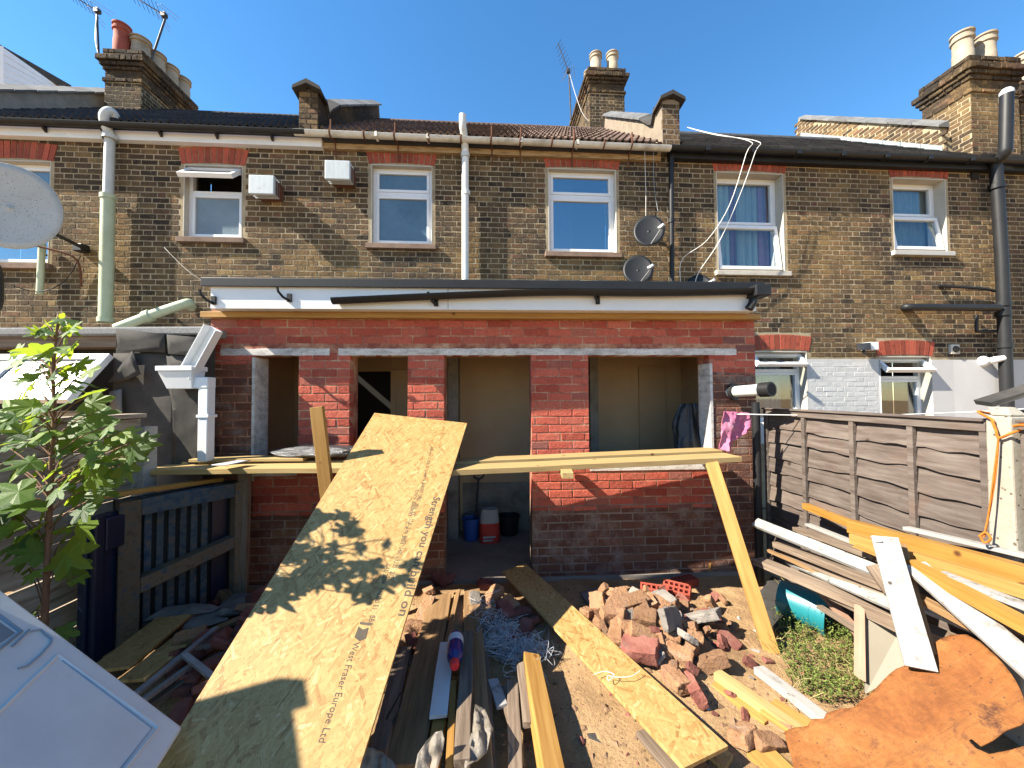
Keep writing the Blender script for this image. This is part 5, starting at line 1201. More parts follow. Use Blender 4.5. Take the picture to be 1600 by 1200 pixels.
sk = MB(); sk.tube(bez([p + V((-.4, 0, .15)), p + V((-.16, 0, .1)), p + V((-.10, 0, -.15)), p + V((-.14, 0, -.40)), p + V((-.45, 0, -.42))], 4), .075, 10); sk.build('hanging_black_cloth', M['blacksack'], None, 60, label='black bundle hanging under the big dish at the left edge', cat='cloth')
for (px, py, d, rx, rz, face, lab, wp) in ((1014, 360, .28, .205, .25, (-.25, -.9, .28), 'dark satellite dish high beside the black downpipe', (1022, 365)), (997, 421, .28, .20, .23, (-.2, -.9, .28), 'dark satellite dish just above the extension roof, below the other one', (1005, 430)), (1092, 446, .22, .16, .17, (-.3, -.85, .3), 'small dark satellite dish peeping over the extension roof right of the downpipe', (1095, 455))):
    t, o, Mx, bk = dish(px, py, d, rx, rz, face, 'darkdish', lab, wp)
    MB().tube([bk, V((0, -.10, -.02)), V((0, .0, -.02))], .018, 8).build('wall_arm', M['darkmetal'], t)
    MB().box(-.05, .05, -.02, .0, -.10, .08).build('wall_plate', M['darkmetal'], t)
    s_ = Mx @ V((.02, -rz * .92, .0)); tip = Mx @ V((.14, -rz * .6, .20)); 
    MB().tube([s_, tip], .010, 6).build('feed_arm', M['galv'], t)
    MB().tube([tip, Mx @ V((.135, -rz * .42, .19))], .024, 10).build('feed_head', M['galv'], t, 50)
    MB().tube([Mx @ V((.11, -rz * .42, .16)), Mx @ V((.17, -rz * .42, .22))], .018, 8).build('feed_head', M['upvc'], t, 50)
def aerial(base, top, b0, b1, Y, label, cable=None, n=7):
    p0, p1, q0, q1 = aY(*base, Y), aY(*top, Y), aY(*b0, Y), aY(*b1, Y); t = empty('tv_aerial', p0, 0, label, 'aerial'); o = V(p0)
    MB().tube([p0 - o, p1 - o], .018, 8).build('mast', M['darkmetal'], t); MB().tube([q0 - o, q1 - o], .011, 6).build('boom', M['darkmetal'], t)
    d = (q1 - q0).normalized(); s = d.cross(V((0, 1, 0))).normalized() * .5 + V((0, .85, 0))
    for i in range(n):
        c = q0.lerp(q1, .22 + .76 * i / (n - 1)) - o; l = .16 - .006 * i; MB().tube([c - s * l, c + s * l], .0045, 5).build('element', M['darkmetal'], t)
    c = q0.lerp(q1, .10) - o
    for sg in (-1, 1):
        e = d.cross(V((0, 1, 0))).normalized() * sg
        for k in (1, 2): MB().tube([c + e * .04 * k + V((0, -.18, 0)) - d * .03 * k, c + e * .07 * (k + .5) + V((0, .18, 0)) - d * .03 * k], .0045, 5).build('reflector_rod', M['galv'], t)
    MB().box(c.x - .04, c.x + .04, c.y - .04, c.y + .04, c.z - .04, c.z + .04).build('clamp', M['darkmetal'], t)
    if cable: MB().tube(bez([aY(*p, Y - .03) - o for p in cable], 5), .008, 5).build('lead', M['cable'], t)
aerial((154, 84), (151, 16), (157, 20), (108, -10), 7.3, 'upright tv aerial at the left corner of the large left chimney', [(151, 22), (149, 60), (153, 82)])
aerial((231, 110), (260, 24), (262, 27), (205, -8), 7.2, 'slanted tv aerial strapped across the chimney pots of the left chimney')
aerial((892, 186), (889, 112), (890, 116), (872, 68), 9.0, 'thin tv aerial left of the middle chimney', [(890, 116), (900, 150), (912, 180), (930, 197)])
def cable(pts, label, r=.0048, mat='cable', name='cable', **k):
    return MB().tube(bez([MAIN.w(MAIN.uz(x, y, d)[0], d, MAIN.uz(x, y, d)[1]) for x, y, d in pts], 5), r, 6).build(name, M[mat], None, 60, label=label, cat='cable', **k)
cable([(1074, 199, -.5), (1110, 208, -.2), (1172, 221, .28), (1166, 240, .3), (1140, 320, .3), (1105, 375, .25), (1066, 405, .12), (1063, 440, .1)], 'white cable from the slates down to the foot of the black downpipe')
cable([(1079, 201, -.5), (1120, 211, -.2), (1184, 221, .28), (1180, 238, .3), (1158, 300, .3), (1125, 375, .25), (1092, 425, .2), (1086, 446, .2)], 'white cable from the slates down across the curtained window to the small dish')
cable([(1007, 222, .15), (1009, 300, .05), (1010, 360, .05), (1020, 362, .1)], 'thin cream cable hanging from the eaves to the upper dark dish', .004)
cable([(1021, 226, .15), (1022, 290, .05), (1028, 330, .05)], 'thin grey cable hanging beside the cream one', .003, 'galv')
cable([(255, 385, .02), (290, 420, .2), (318, 440, .5)], 'black cable running from the wall to the left end of the extension roof', .006, 'blackcable')
cable([(22, 447, .2), (60, 456, .1), (100, 440, .06), (126, 400, .05)], 'black cable looping under the big dish', .006, 'blackcable')
u, z = MAIN.uz(1357, 541, .1)
SLt = empty('security_light', MAIN.w(u, 0, z), MAIN.a, 'white security floodlight above the white painted brickwork', 'light')
MB().box(-.02, .13, -.14, 0, -.06, .06).build('housing', M['upvc'], SLt, bevel=.01)
MB().prism([(-.16, -.12, .04), (-.03, -.16, .05), (-.03, -.17, -.06), (-.16, -.14, -.06)], (.0, .06, .0)).build('lamp_head', M['darkmetal'], SLt)
MB().tube([(-.1, -.12, -.06), (-.09, -.12, -.13)], .02, 8).build('sensor', M['blackplastic'], SLt)
u, z = MAIN.uz(1334, 566, .1)
SCm = empty('security_camera', MAIN.w(*[MAIN.uz(1534, 565)[0], 0, MAIN.uz(1534, 565)[1]]), MAIN.a, 'white dome security camera on the rendered wall by the soil pipe', 'camera')
MB().lathe([(.0, 0), (.085, 0), (.085, .03), (.06, .07), (0, .09)], 16, Matrix.Rotation(R(90), 4, 'X')).build('base', M['upvc'], SCm, 40)
MB().tube([(.02, -.08, .0), (.06, -.12, .02), (.15, -.16, .04)], [.045, .05, .04], 12).build('camera_body', M['upvc'], SCm, 50)
MB().tube([(.15, -.16, .04), (.156, -.163, .041)], .03, 12).build('lens', M['blackplastic'], SCm)

# ------------------------------------------------------------------ things on and by the extension
p0 = EXT.w(EXT.uz(1140, 613)[0], -.05, EXT.uz(1140, 613)[1]); p1 = aY(1206, 608, 3.30)
WP = empty('waste_pipe_stub', p0, 0, 'white plastic pipe stub with black end poking from the right brick pier', 'pipe')
d = p1 - p0; MB().tube([V(), d * .8], .052, 16).build('pipe', M['whitepipe'], WP, 50); MB().tube([d * .78, d], .064, 16).build('rubber_end', M['blackplastic'], WP, 50); MB().tube([d * .16, d * .22], .08, 16).build('collar', M['blackplastic'], WP, 50)
MB().tube([d * 1.0, d * 1.003], .05, 16).build('bore_shade_disc', M['dark'], WP)  # near-black cap, shade inside the pipe put into its colour
p = aY(1187, 900, 3.5)
MB().tube([(p.x, 3.5, 0), (p.x, 3.5, 1.62)], .034, 10).build('black_pipe', M['blackplastic'], None, 50, label='black pipe standing in the gap between the extension and the fence', cat='pipe')
l0 = aY(1150, 647, 3.40); l1 = aY(1650, 636, 2.9)
MB().tube([l0.lerp(l1, i / 12) + V((0, 0, -.035 * math.sin(math.pi * i / 12))) for i in range(13)], .005, 6).build('washing_line', M['cable'], None, 60, label='thin white washing line above the slatted fence', cat='line')
cl = [(1131, 643), (1172, 645), (1176, 668), (1168, 677), (1158, 684), (1148, 690), (1141, 706), (1126, 703), (1127, 690), (1129, 668)]
ca = aY(1150, 645, 3.38)
C1 = sheet('pink_cloth', cl, (ca, ca + V((1, .05, 0)), ca + V((0, .05, -1))), 'pinkcloth', 'pink cloth draped on the line at the corner of the extension', 'cloth', amp=.02, sc=7, thick=.004, step=.014, folds=.07, rag=.003)
def blob(name, c, s, mat, label, cat, amp=.2, sc=2.5, folds=0.0, flat=None, M_=None, seed=None, group=None, sub=4, crease=0.0):
    """a crumpled bag or bundle: ellipsoid with folds"""
    bm = bmesh.new(); bmesh.ops.create_icosphere(bm, subdivisions=sub, radius=1); sd = rc.uniform(0, 90) if seed is None else seed
    for v in bm.verts:
        p = v.co.copy(); f = 1 + amp * noise.noise(p * sc + V((sd, 0, 0))) + amp * .5 * noise.noise(p * sc * 2.3 + V((sd, 5, 0)))
        if folds: f += folds * abs(noise.noise(V((p.x * sc * 2, p.y * sc * 2, p.z * .6 + sd))))
        if crease: f -= crease * abs(noise.noise(p * sc * 3.1 + V((0, sd, 0))))
        v.co = V((p.x * s[0], p.y * s[1], p.z * s[2])) * f
        if flat is not None and v.co.z < flat: v.co.z = flat + (v.co.z - flat) * .1
    me = bpy.data.meshes.new(name); bm.to_mesh(me); bm.free(); me.materials.append(M[mat]); me.polygons.foreach_set('use_smooth', [True] * len(me.polygons)); me.set_sharp_from_angle(angle=R(35))
    Mx = Matrix.Translation(c) if M_ is None else M_
    return link(name, me, None, M=Mx, label=label, cat=cat, group=group)
q = EXT.w(EXT.uz(1080, 665, -.25)[0], -.28, 0); zt_ = EXT.uz(1080, 628, -.28)[1]
def pleated(name, Mx, h, r0, r1, mat, label, cat, pl=7, depth=.16, seed=1, flat=.75, end=.5):
    """a gathered bag: narrow neck, pleats running down, slumped foot"""
    n, k = 84, 26; vs = []; fs = []
    for j in range(k + 1):
        f = j / k; r = r0 + (r1 - r0) * (f ** .7); r *= 1 if f < .85 else 1 - end * ((f - .85) / .15) ** 2
        for i in range(n):
            a = 2 * math.pi * i / n; q = V((math.cos(a) * 1.3, math.sin(a) * 1.3, seed * 3.7))
            w_ = 1 + depth * (1 - .5 * f) * (math.sin(pl * a + 3 * noise.noise(q + V((0, 0, f * .8)))) + .6 * noise.noise(V((math.cos(a) * 5, math.sin(a) * 5, seed + f * 1.3)))) + .30 * noise.noise(q * .8 + V((0, 0, f * 2))) + .05 * noise.noise(V((math.cos(a) * 9, math.sin(a) * 9, f * 9)))
            vs.append((r * w_ * math.cos(a), r * w_ * math.sin(a) * flat, -h * f + .03 * noise.noise(V((math.cos(a) * 2, math.sin(a) * 2, seed)))))
    for j in range(k):
        for i in range(n): fs.append((j * n + i, j * n + (i + 1) % n, (j + 1) * n + (i + 1) % n, (j + 1) * n + i))
    fs += [tuple(range(n)), tuple(k * n + i for i in range(n))[::-1]]
    return MB().add(vs, fs, 0).build(name, M[mat], None, 50, M=Mx, label=label, cat=cat)
bb = pleated('black_sack', Matrix.Translation((q.x, q.y, 1.60)), .53, .07, .19, 'blacksack', 'black plastic sack hanging at the right side of the right window opening', 'bag', 7, .13, 4)
beam('timber_offcut', (q.x + .02, q.y + .05, 1.50), (q.x + .30, q.y + .1, 1.72), .07, .03, 'paletimber', 'pale timber offcut poking out above the black sack', 'timber')
q = aY(488, 712, 3.12)
blob('polythene_bundle', (q.x, 3.27, 1.225), (.36, .13, .055), 'silversheet', 'shiny black polythene folded on the platform below the left pier', 'polythene', amp=.16, sc=1.3, folds=.18, flat=-.03, sub=5)
sheet('paper_strip', [(330, 726), (372, 719), (392, 719), (350, 727)], (V((0, 3, 1.197)), V((1, 3, 1.197)), V((0, 4, 1.197))), 'labelpaper', 'flat pale strip lying on the left end of the platform', 'strip', amp=.001)
# inside the doorway
def bucket(p, r, h, mat, label, handle=True, M_=None, wob=0):
    t = empty('bucket', p, 0, label, 'bucket')
    if M_ is not None: t.matrix_local = M_
    MB().lathe([(0, .004), (r * .78, .004), (r * .98, h * .92), (r * 1.06, h * .93), (r * 1.06, h), (r * .94, h), (r * .74, .02), (0, .02)], 24).build('tub', M[mat], t, 40)
    if handle: MB().tube(bez([(-r, 0, h * .9), (-r * .7, -.02, h * 1.2), (0, -.03, h * 1.32), (r * .7, -.02, h * 1.2), (r, 0, h * .9)], 5), .005, 6).build('handle', M['darkmetal'], t)
    return t
bucket(aZ(736, 843, .036), .10, .25, 'bluebucket', 'blue bucket on the doorway floor beside the cement sack')
bucket(aZ(795, 834, .036), .13, .22, 'blackplastic', 'black bucket on the doorway floor behind the cement sack', False)
p = aZ(765, 846, .036); CS = empty('cement_sack', p, R(8), 'open red and white paper sack of cement on the doorway floor', 'sack')
def sackmesh(z0, z1, w, d, tw): 
    vs = []; fs = []; n = 20; k = 6
    for j in range(k + 1):
        z = z0 + (z1 - z0) * j / k; f = 1 - .35 * max(0, (z / .36 - .55))
        for i in range(n):
            a = 2 * math.pi * i / n; cx, sx_ = math.cos(a), math.sin(a); e = (abs(cx) ** 3 + abs(sx_) ** 3) ** (-1 / 3)
            rr_ = 1 + .06 * noise.noise(V((cx * 2, sx_ * 2, z * 9)))
            vs.append((cx * e * w * f * rr_, sx_ * e * d * f * rr_, z + (.02 * noise.noise(V((cx * 3, sx_ * 3, 3))) if j == k and z1 > .3 else 0)))
    for j in range(k):
        for i in range(n): fs.append((j * n + i, j * n + (i + 1) % n, (j + 1) * n + (i + 1) % n, (j + 1) * n + i))
    return MB().add(vs, fs)
sackmesh(.0, .10, .115, .07, 0).build('red_base', M['bagred'], CS, 50); sackmesh(.10, .22, .115, .07, 0).build('red_band', M['bagred'], CS, 50); sackmesh(.22, .37, .115, .07, 0).build('white_top', M['bagwhite'], CS, 50)
for k, (x0, x1, z0, z1) in enumerate([(-.08, .03, .03, .05), (-.08, .06, .065, .085)]): MB().box(x0, x1, -.079, -.0745, z0, z1).build('printed_panel', M['bagwhite'], CS)
s0, s1 = aZ(741, 842, .04), aY(748, 742, 4.6)
SH = empty('shovel', s0, 0, 'shovel leaning upright in the doorway behind the blue bucket', 'shovel'); d = s1 - s0
MB().tube([d * .25, d * .93], .014, 8).build('shaft', M['darkmetal'], SH)
MB().tube(bez([d * .93, d * .97 + V((-.05, 0, 0)), d * 1.06 + V((-.055, 0, 0)), d * 1.06 + V((.055, 0, 0)), d * .97 + V((.05, 0, 0)), d * .93], 4), .012, 6).build('grip', M['darkmetal'], SH)
MB().prism([d * .02 + V((-.09, 0, 0)), d * .02 + V((.09, 0, 0)), d * .27 + V((.10, 0, 0)), d * .27 + V((-.10, 0, 0))], (0, .012, .004)).build('blade', M['darkmetal'], SH)

# ------------------------------------------------------------------ sapling
def leaf_mesh(seed):
    r = random.Random(seed)
    lob = [(-100, .62), (-42, .88), (8, 1.0) if False else (0, 1.02), (42, .88), (100, .62)]
    pts = [(0, -.02)]
    ang = [-150, -122, -100, -82, -68, -54, -42, -30, -20, -9, 0, 9, 20, 30, 42, 54, 68, 82, 100, 122, 150]
    rad = [.30, .50, .64, .55, .44, .74, .92, .72, .46, .80, 1.05, .80, .46, .72, .92, .74, .44, .55, .64, .50, .30]
    vs = [(0, 0, 0), (.30, 0, 0)]; cup = r.uniform(-.25, .15); dr = r.uniform(.1, .4)
    for a, q in zip(ang, rad):
        q *= r.uniform(.9, 1.08); a = R(a + r.uniform(-3, 3)); x = .25 + q * .75 * math.cos(a); y = q * .75 * math.sin(a)
        vs.append((x, y, cup * abs(y) - dr * x * x * .5 + r.uniform(-.03, .03)))
    vs[1] = (.30, 0, .02 - dr * .045)
    n = len(ang); fs = [(1, 2 + i, 3 + i) for i in range(n - 1)] + [(1, 2 + n - 1, 0), (1, 0, 2)]
    return MB().add(vs, fs, 0).data('leaf', M['leaf'])
LM = [leaf_mesh(s) for s in range(8)]
TY = 1.87
b0 = onG(60, 1130, 0); stem_px = [(66, 1090), (70, 960), (73, 900), (78, 780), (82, 700), (85, 640), (83, 590), (86, 540), (91, 496)]
stem = [aY(x, y, TY) for x, y in stem_px]; stem.insert(0, V((stem[0].x - .02, TY, -.02)))
SP_ = empty('sycamore_sapling', stem[0], 0, 'leafy young sycamore sapling growing in front of the left board fence', 'sapling'); so_ = V(stem[0])
sb = bez([p - so_ for p in stem], 5); MB().tube(sb, [.016 - .012 * i / (len(sb) - 1) for i in range(len(sb))], 8).build('stem', M['bark'], SP_, 60)
LP = [(72, 508, 26), (100, 525, 28), (40, 590, 30), (140, 612, 30), (80, 625, 30), (170, 668, 34), (60, 655, 30), (210, 704, 30), (15, 650, 36), (88, 502, 30), (62, 520, 30), (110, 515, 30), (48, 545, 34), (80, 550, 38), (108, 548, 34), (60, 575, 26), (30, 562, 36), (125, 572, 34), (95, 580, 34), (130, 596, 30), (68, 600, 30), (40, 610, 26), (24, 628, 46), (5, 640, 46), (60, 640, 26), (105, 628, 36), (150, 632, 44), (160, 650, 34), (128, 650, 30), (52, 648, 36), (36, 690, 34), (62, 680, 44), (55, 668, 30), (20, 690, 26), (135, 678, 62), (98, 690, 36), (112, 672, 30), (200, 678, 34), (226, 692, 44), (196, 700, 46), (180, 690, 34), (212, 714, 34), (150, 712, 40), (140, 725, 34), (100, 705, 26), (24, 735, 52), (8, 720, 40), (62, 730, 34), (110, 742, 44), (90, 730, 30), (168, 736, 34), (196, 738, 36), (150, 748, 44), (180, 722, 34), (14, 770, 56), (40, 790, 56), (90, 770, 34), (70, 760, 26), (128, 770, 40), (160, 768, 44), (120, 745, 34), (140, 790, 44), (130, 800, 34), (5, 815, 50), (60, 815, 50), (45, 830, 44), (20, 818, 44), (108, 820, 58), (130, 830, 44), (95, 845, 34), (22, 852, 36), (48, 862, 34), (30, 882, 30), (110, 872, 54), (92, 880, 30), (50, 885, 26), (118, 890, 36), (96, 995, 30), (55, 955, 22), (125, 905, 24)]
LP += [(x_ + dx_, y_ + dy_, r_ * .8) for (x_, y_, r_), (dx_, dy_) in zip([q for q in LP if q[0] < 72 or q[1] < 600], [(-14, 12), (12, -10), (-10, -14), (16, 8), (0, 16)] * 20)]
rl = random.Random(5); pet = MB()
for (x, y, r_) in LP:
    Y = TY + rl.uniform(-.16, .20); c = aY(x, y, Y) - so_; size = r_ / 600 * Y * rl.uniform(1.05, 1.4)
    k = min(range(len(sb)), key=lambda i: abs(sb[i].z - (c.z - .05 - .25 * abs(c.x - sb[i].x)))); s_ = sb[k]
    dirv = c - s_; dirv.z *= .3; dirv = dirv.normalized() if dirv.length > .01 else V((1, 0, 0))
    dirv = (dirv + V((rl.uniform(-.5, .5), rl.uniform(-.5, .2), rl.uniform(-.75, .05)))).normalized()
    up = V((rl.uniform(-.7, .4), rl.uniform(-1.3, -.35), rl.uniform(.25, 1))).normalized()
    Mx = axes(c - dirv * size * .45, dirv, up); sc_ = Matrix.Scale(size, 4)
    o = bpy.data.objects.new('leaf', rl.choice(LM)); C.objects.link(o); o.parent = SP_; o.matrix_local = Mx @ sc_
    tip = c - dirv * size * .45
    mid = s_.lerp(tip, .5) + V((0, 0, .02)); pet.tube(bez([s_, mid, tip], 3), .0028, 5)
pet.build('leaf_stalks', M['bark'], SP_, 60, kind='stuff')

# ------------------------------------------------------------------ weeds by the timber pile
rw = random.Random(9); mbw = MB(); mbd = MB()
def inpoly(x, y, P):
    r = False
    for i in range(len(P)):
        (x0, y0), (x1, y1) = P[i - 1], P[i]
        if (y0 > y) != (y1 > y) and x < (x1 - x0) * (y - y0) / (y1 - y0) + x0: r = not r
    return r
WP_ = [(1222, 940), (1262, 935), (1300, 935), (1325, 965), (1340, 1010), (1345, 1085), (1300, 1098), (1262, 1085), (1235, 1060), (1215, 1010), (1208, 975)]
cnt = 0
while cnt < 800:
    x, y = rw.uniform(1195, 1350), rw.uniform(930, 1105)
    if not inpoly(x, y, WP_): continue
    cnt += 1; p = onG(x, y + 8, 0); h = rw.uniform(.03, .13) * (1.2 if y < 1040 else .8) * (1.8 if rw.random() < .12 else 1); ln = V((rw.uniform(-.6, .6), rw.uniform(-.6, .6), 1)).normalized()
    q = p + ln * h; sd = ln.orthogonal().normalized() * .0012
    mbw.add([p - sd, p + sd, q + sd, q - sd], [(0, 1, 2, 3)])
    for k in range(rw.randint(6, 11)):
        c = p.lerp(q, rw.uniform(.25, 1.05)); a = rw.uniform(0, 6.28); l = rw.uniform(.008, .021); e = rw.uniform(-.3, .8)
        dv = V((math.cos(a), math.sin(a), e)).normalized(); s2 = dv.cross(V((0, 0, 1))).normalized() * l * rw.uniform(.16, .3)
        mbw.add([c, c + dv * l * .5 + s2, c + dv * l, c + dv * l * .5 - s2], [(0, 1, 2, 3)])
mbw.build('weeds', M['weed'], None, label='patch of green weeds on the ground between the splayed leg and the timber pile', cat='weeds', kind='stuff')
for k in range(120):
    x, y = rw.choice([(1250, 1085), (1290, 950), (1340, 1070), (1375, 1075), (1240, 930), (1210, 1000)]); p = onG(x + rw.gauss(0, 14), y + rw.gauss(0, 9), 0); a = rw.uniform(0, 6.28)
    mbd.tube(bez([p, p + V((.03 * math.cos(a), .03 * math.sin(a), .05)), p + V((.09 * math.cos(a), .09 * math.sin(a), rw.uniform(.03, .12)))], 2), .0016, 4, False)
mbd.build('dry_stalks', M['dryweed'], None, label='dry straw coloured stalks among the weeds by the cream panel', cat='weeds', kind='stuff')
p = onG(724, 868, 0); mbd = MB()
for (x, y) in ((979, 893), (455, 862), (446, 870)):
    for k in range(10):
        p = onG(x + rw.gauss(0, 5), y + 4, 0); a = rw.uniform(0, 6.28); h = rw.uniform(.04, .14); q = p + V((.03 * math.cos(a), .02 * math.sin(a), h)); mbd.tube([p, q], .0015, 4, False)
        for j in range(4): c = p.lerp(q, rw.uniform(.3, 1)); mbd.add([c, c + V((.012, 0, .006)), c + V((.018, 0, .016)), c + V((.004, 0, .012))], [(0, 1, 2, 3)])
mbd.build('wall_weeds', M['dryweed'], None, label='sparse pale weeds growing at the foot of the brick wall', cat='weeds', kind='stuff')

# ------------------------------------------------------------------ rubble
rr = random.Random(31)
def chunk(name, mat, sx, sy, sz, seed, broken=.5):
    """a brick with corners knocked off: hull of points near its edges"""
    r = random.Random(seed); pts = []
    for X_ in (-1, 1):
        for Y_ in (-1, 1):
            for Z_ in (-1, 1):
                if r.random() < broken:
                    c = [r.uniform(.25, .7) for _ in range(3)]
                    pts += [(X_ * (1 - c[0]), Y_, Z_), (X_, Y_ * (1 - c[1]), Z_), (X_, Y_, Z_ * (1 - c[2]))]
                else: pts.append((X_ * .97, Y_ * .97, Z_ * .97))
    bm = bmesh.new()
    for p in pts: bm.verts.new((p[0] * sx / 2 * r.uniform(.93, 1.04), p[1] * sy / 2 * r.uniform(.93, 1.04), p[2] * sz / 2 * r.uniform(.93, 1.04)))
    bmesh.ops.convex_hull(bm, input=bm.verts)
    bmesh.ops.delete(bm, geom=[v for v in bm.verts if not v.link_faces], context='VERTS')
    bmesh.ops.dissolve_limit(bm, angle_limit=R(8), verts=bm.verts, edges=bm.edges)
    bmesh.ops.bevel(bm, geom=list(bm.edges), offset=.003, segments=1, affect='EDGES', profile=.6)
    bmesh.ops.triangulate(bm, faces=bm.faces)
    for k in range(3): bmesh.ops.subdivide_edges(bm, edges=[e for e in bm.edges if e.calc_length() > .022], cuts=1, use_grid_fill=False); bmesh.ops.triangulate(bm, faces=bm.faces)
    for v in bm.verts: v.co += v.co.normalized() * (.007 * noise.noise(v.co * 18 + V((seed, 0, 0))) + .006 * noise.noise(v.co * 52) + .0035 * noise.noise(v.co * 120))
    me = bpy.data.meshes.new(name); bm.to_mesh(me); bm.free(); me.materials.append(M[mat]); me.polygons.foreach_set('use_smooth', [True] * len(me.polygons)); me.set_sharp_from_angle(angle=R(28)); return me
CH = {'y': [chunk('broken_brick', 'brokenbrick', .15 + .05 * (i % 3), .105, .075, i, .55) for i in range(9)], 'r': [chunk('broken_brick', 'brokenred', .16 + .05 * (i % 2), .105, .068, 50 + i, .4) for i in range(6)], 'g': [chunk('mortar_lump', 'brokengrey', .18, .12, .045, 80 + i, .7) for i in range(4)]}
def rock(kind, x, y, px, label, group, h=.0, rot=None, tilt=25, cat='brick', name=None):
    p = onG(x, y, h); sz = px / 600 * p.y / .215; me = rr.choice(CH[kind])
    o = bpy.data.objects.new(name or ('mortar_lump' if kind == 'g' else 'broken_brick'), me); C.objects.link(o)
    o.location = p + V((0, 0, .03 * sz)); o.rotation_euler = rot or (R(rr.uniform(-tilt, tilt)), R(rr.uniform(-tilt, tilt)), rr.uniform(0, 6.28)); o.scale = (sz,) * 3
    return tag(o, label, cat, group)
GH = 'rubble heap of broken bricks'
LH = 'broken yellow brick lying in the sunlit rubble heap right of the strand board strip'
heap = [('y', 918, 962, 34, .04), ('y', 934, 948, 46, .10), ('y', 960, 952, 48, .12), ('y', 984, 950, 52, .14), ('y', 1008, 950, 46, .14), ('y', 1030, 952, 46, .12), ('y', 943, 978, 40, .06), ('y', 966, 985, 46, .06), ('y', 990, 988, 44, .06), ('y', 1008, 972, 50, .15), ('y', 1028, 975, 44, .12), ('y', 952, 1000, 36, .03), ('y', 974, 1008, 38, .03), ('y', 1010, 1003, 50, .06), ('y', 1042, 1000, 44, .05), ('y', 1070, 985, 40, .06), ('y', 1056, 975, 44, .09), ('y', 1085, 1000, 44, .04), ('y', 1060, 1028, 44, .02), ('y', 1078, 1020, 40, .02), ('y', 1030, 1030, 40, .0), ('y', 1050, 1062, 50, .01), ('y', 1110, 1044, 56, .0), ('y', 940, 1015, 30, .0), ('y', 925, 985, 30, .03), ('y', 1100, 975, 36, .04), ('y', 1010, 938, 36, .08), ('y', 975, 938, 36, .08), ('y', 1120, 990, 34, .0), ('y', 1035, 950, 40, .10), ('y', 1000, 1015, 30, .1), ('y', 958, 965, 40, .14), ('y', 1070, 960, 30, .04)]
ORD = ['first', 'second', 'third', 'fourth', 'fifth', 'sixth', 'seventh', 'eighth', 'ninth', 'tenth', 'eleventh', 'twelfth']
def in_rows(items, key, names):
    """labels by row (from the back) and place in the row from the left"""
    it = sorted(range(len(items)), key=lambda i: items[i][key + 1]); per = math.ceil(len(it) / len(names)); lab = {}
    for r_ in range(len(names)):
        row = sorted(it[r_ * per:(r_ + 1) * per], key=lambda i: items[i][key])
        for k_, i in enumerate(row): lab[i] = names[r_] % ORD[k_]
    return lab
hl = in_rows(heap, 1, ['broken yellow brick, %s from the left along the back of the rubble heap', 'broken yellow brick, %s from the left in the upper middle of the rubble heap', 'broken yellow brick, %s from the left in the lower middle of the rubble heap', 'broken yellow brick, %s from the left along the near side of the rubble heap'])
for i_, (k, x, y, s, h) in enumerate(heap): rock(k, x, y, s, hl[i_], GH, h * .42)
rock('r', 1000, 1026, 74, 'largest dull red brick half on the near side of the rubble heap', GH, .03, (R(8), R(-6), R(-25)))
rock('r', 1086, 1085, 56, 'purplish overburnt brick end on the dirt below the rubble heap', GH, .0, (R(60), R(10), R(80)))
rock('g', 1048, 975, 56, 'tall grey mortar slab tilted on the rubble heap', GH, .10, (R(65), R(15), R(40)), name='mortar_slab')
rock('g', 1098, 972, 62, 'flat grey mortar slab at the right side of the rubble heap', GH, .05, (R(15), R(25), R(150)), name='mortar_slab')
rock('g', 1070, 1000, 46, 'grey mortar slab leaning in the middle of the rubble heap', GH, .06, (R(35), R(15), R(100)), name='mortar_slab')
rock('g', 1040, 940, 36, 'white plaster scrap at the back of the rubble heap', GH, .10, name='plaster_scrap')
for (x, y, s, l_) in ((1162, 1158, 62, 'broken yellow brick by the near end of the strand board strip'), (1200, 1168, 50, 'broken yellow brick between the strip end and the rust sheet'), (1225, 1140, 40, 'broken yellow brick touching the folded corner of the rust sheet')): rock('y', x, y, s, l_, 'bricks near the rust sheet')
sh_ = ((1172, 1040, 26, 'r'), (1140, 1005, 34, 'r'), (1130, 1010, 26, 'r'), (1182, 1108, 30, 'r'), (1164, 1120, 20, 'r'), (1140, 1088, 22, 'r'), (910, 1160, 14, 'r'), (1116, 938, 24, 'r'), (1062, 936, 22, 'r'), (1246, 1050, 24, 'r'), (1200, 1035, 18, 'r'), (1117, 1117, 12, 'r'))
sl_ = in_rows(sh_, 0, ['small orange red brick shard, %s from the left behind the splayed prop foot', 'small orange red brick shard, %s from the left before the splayed prop foot'])
for i_, (x, y, s, k) in enumerate(sh_): rock(k, x, y, s, sl_[i_], 'red brick shards', tilt=40)
LL = 'dull broken brick in the shaded rubble between the pallet and the big strand board'
for i in range(34):
    x = rr.uniform(255, 440); y = rr.uniform(905, 1010) + (0 if x > 330 else 60)
    rock(rr.choice('rrryg') if i % 5 else 'r', x, y, rr.uniform(26, 46), LL, 'shaded rubble on the left', rr.uniform(0, .06), tilt=35)
for (x, y) in ((300, 1098), (318, 1078), (282, 1120), (335, 1045), (318, 1020), (285, 1085), (350, 1010), (330, 1110), (265, 1075), (305, 1060)): rock('r', x, y, rr.uniform(30, 50), LL, 'shaded rubble on the left', rr.uniform(.02, .08), tilt=35)
LMd = 'broken brick lying between the two strand boards'
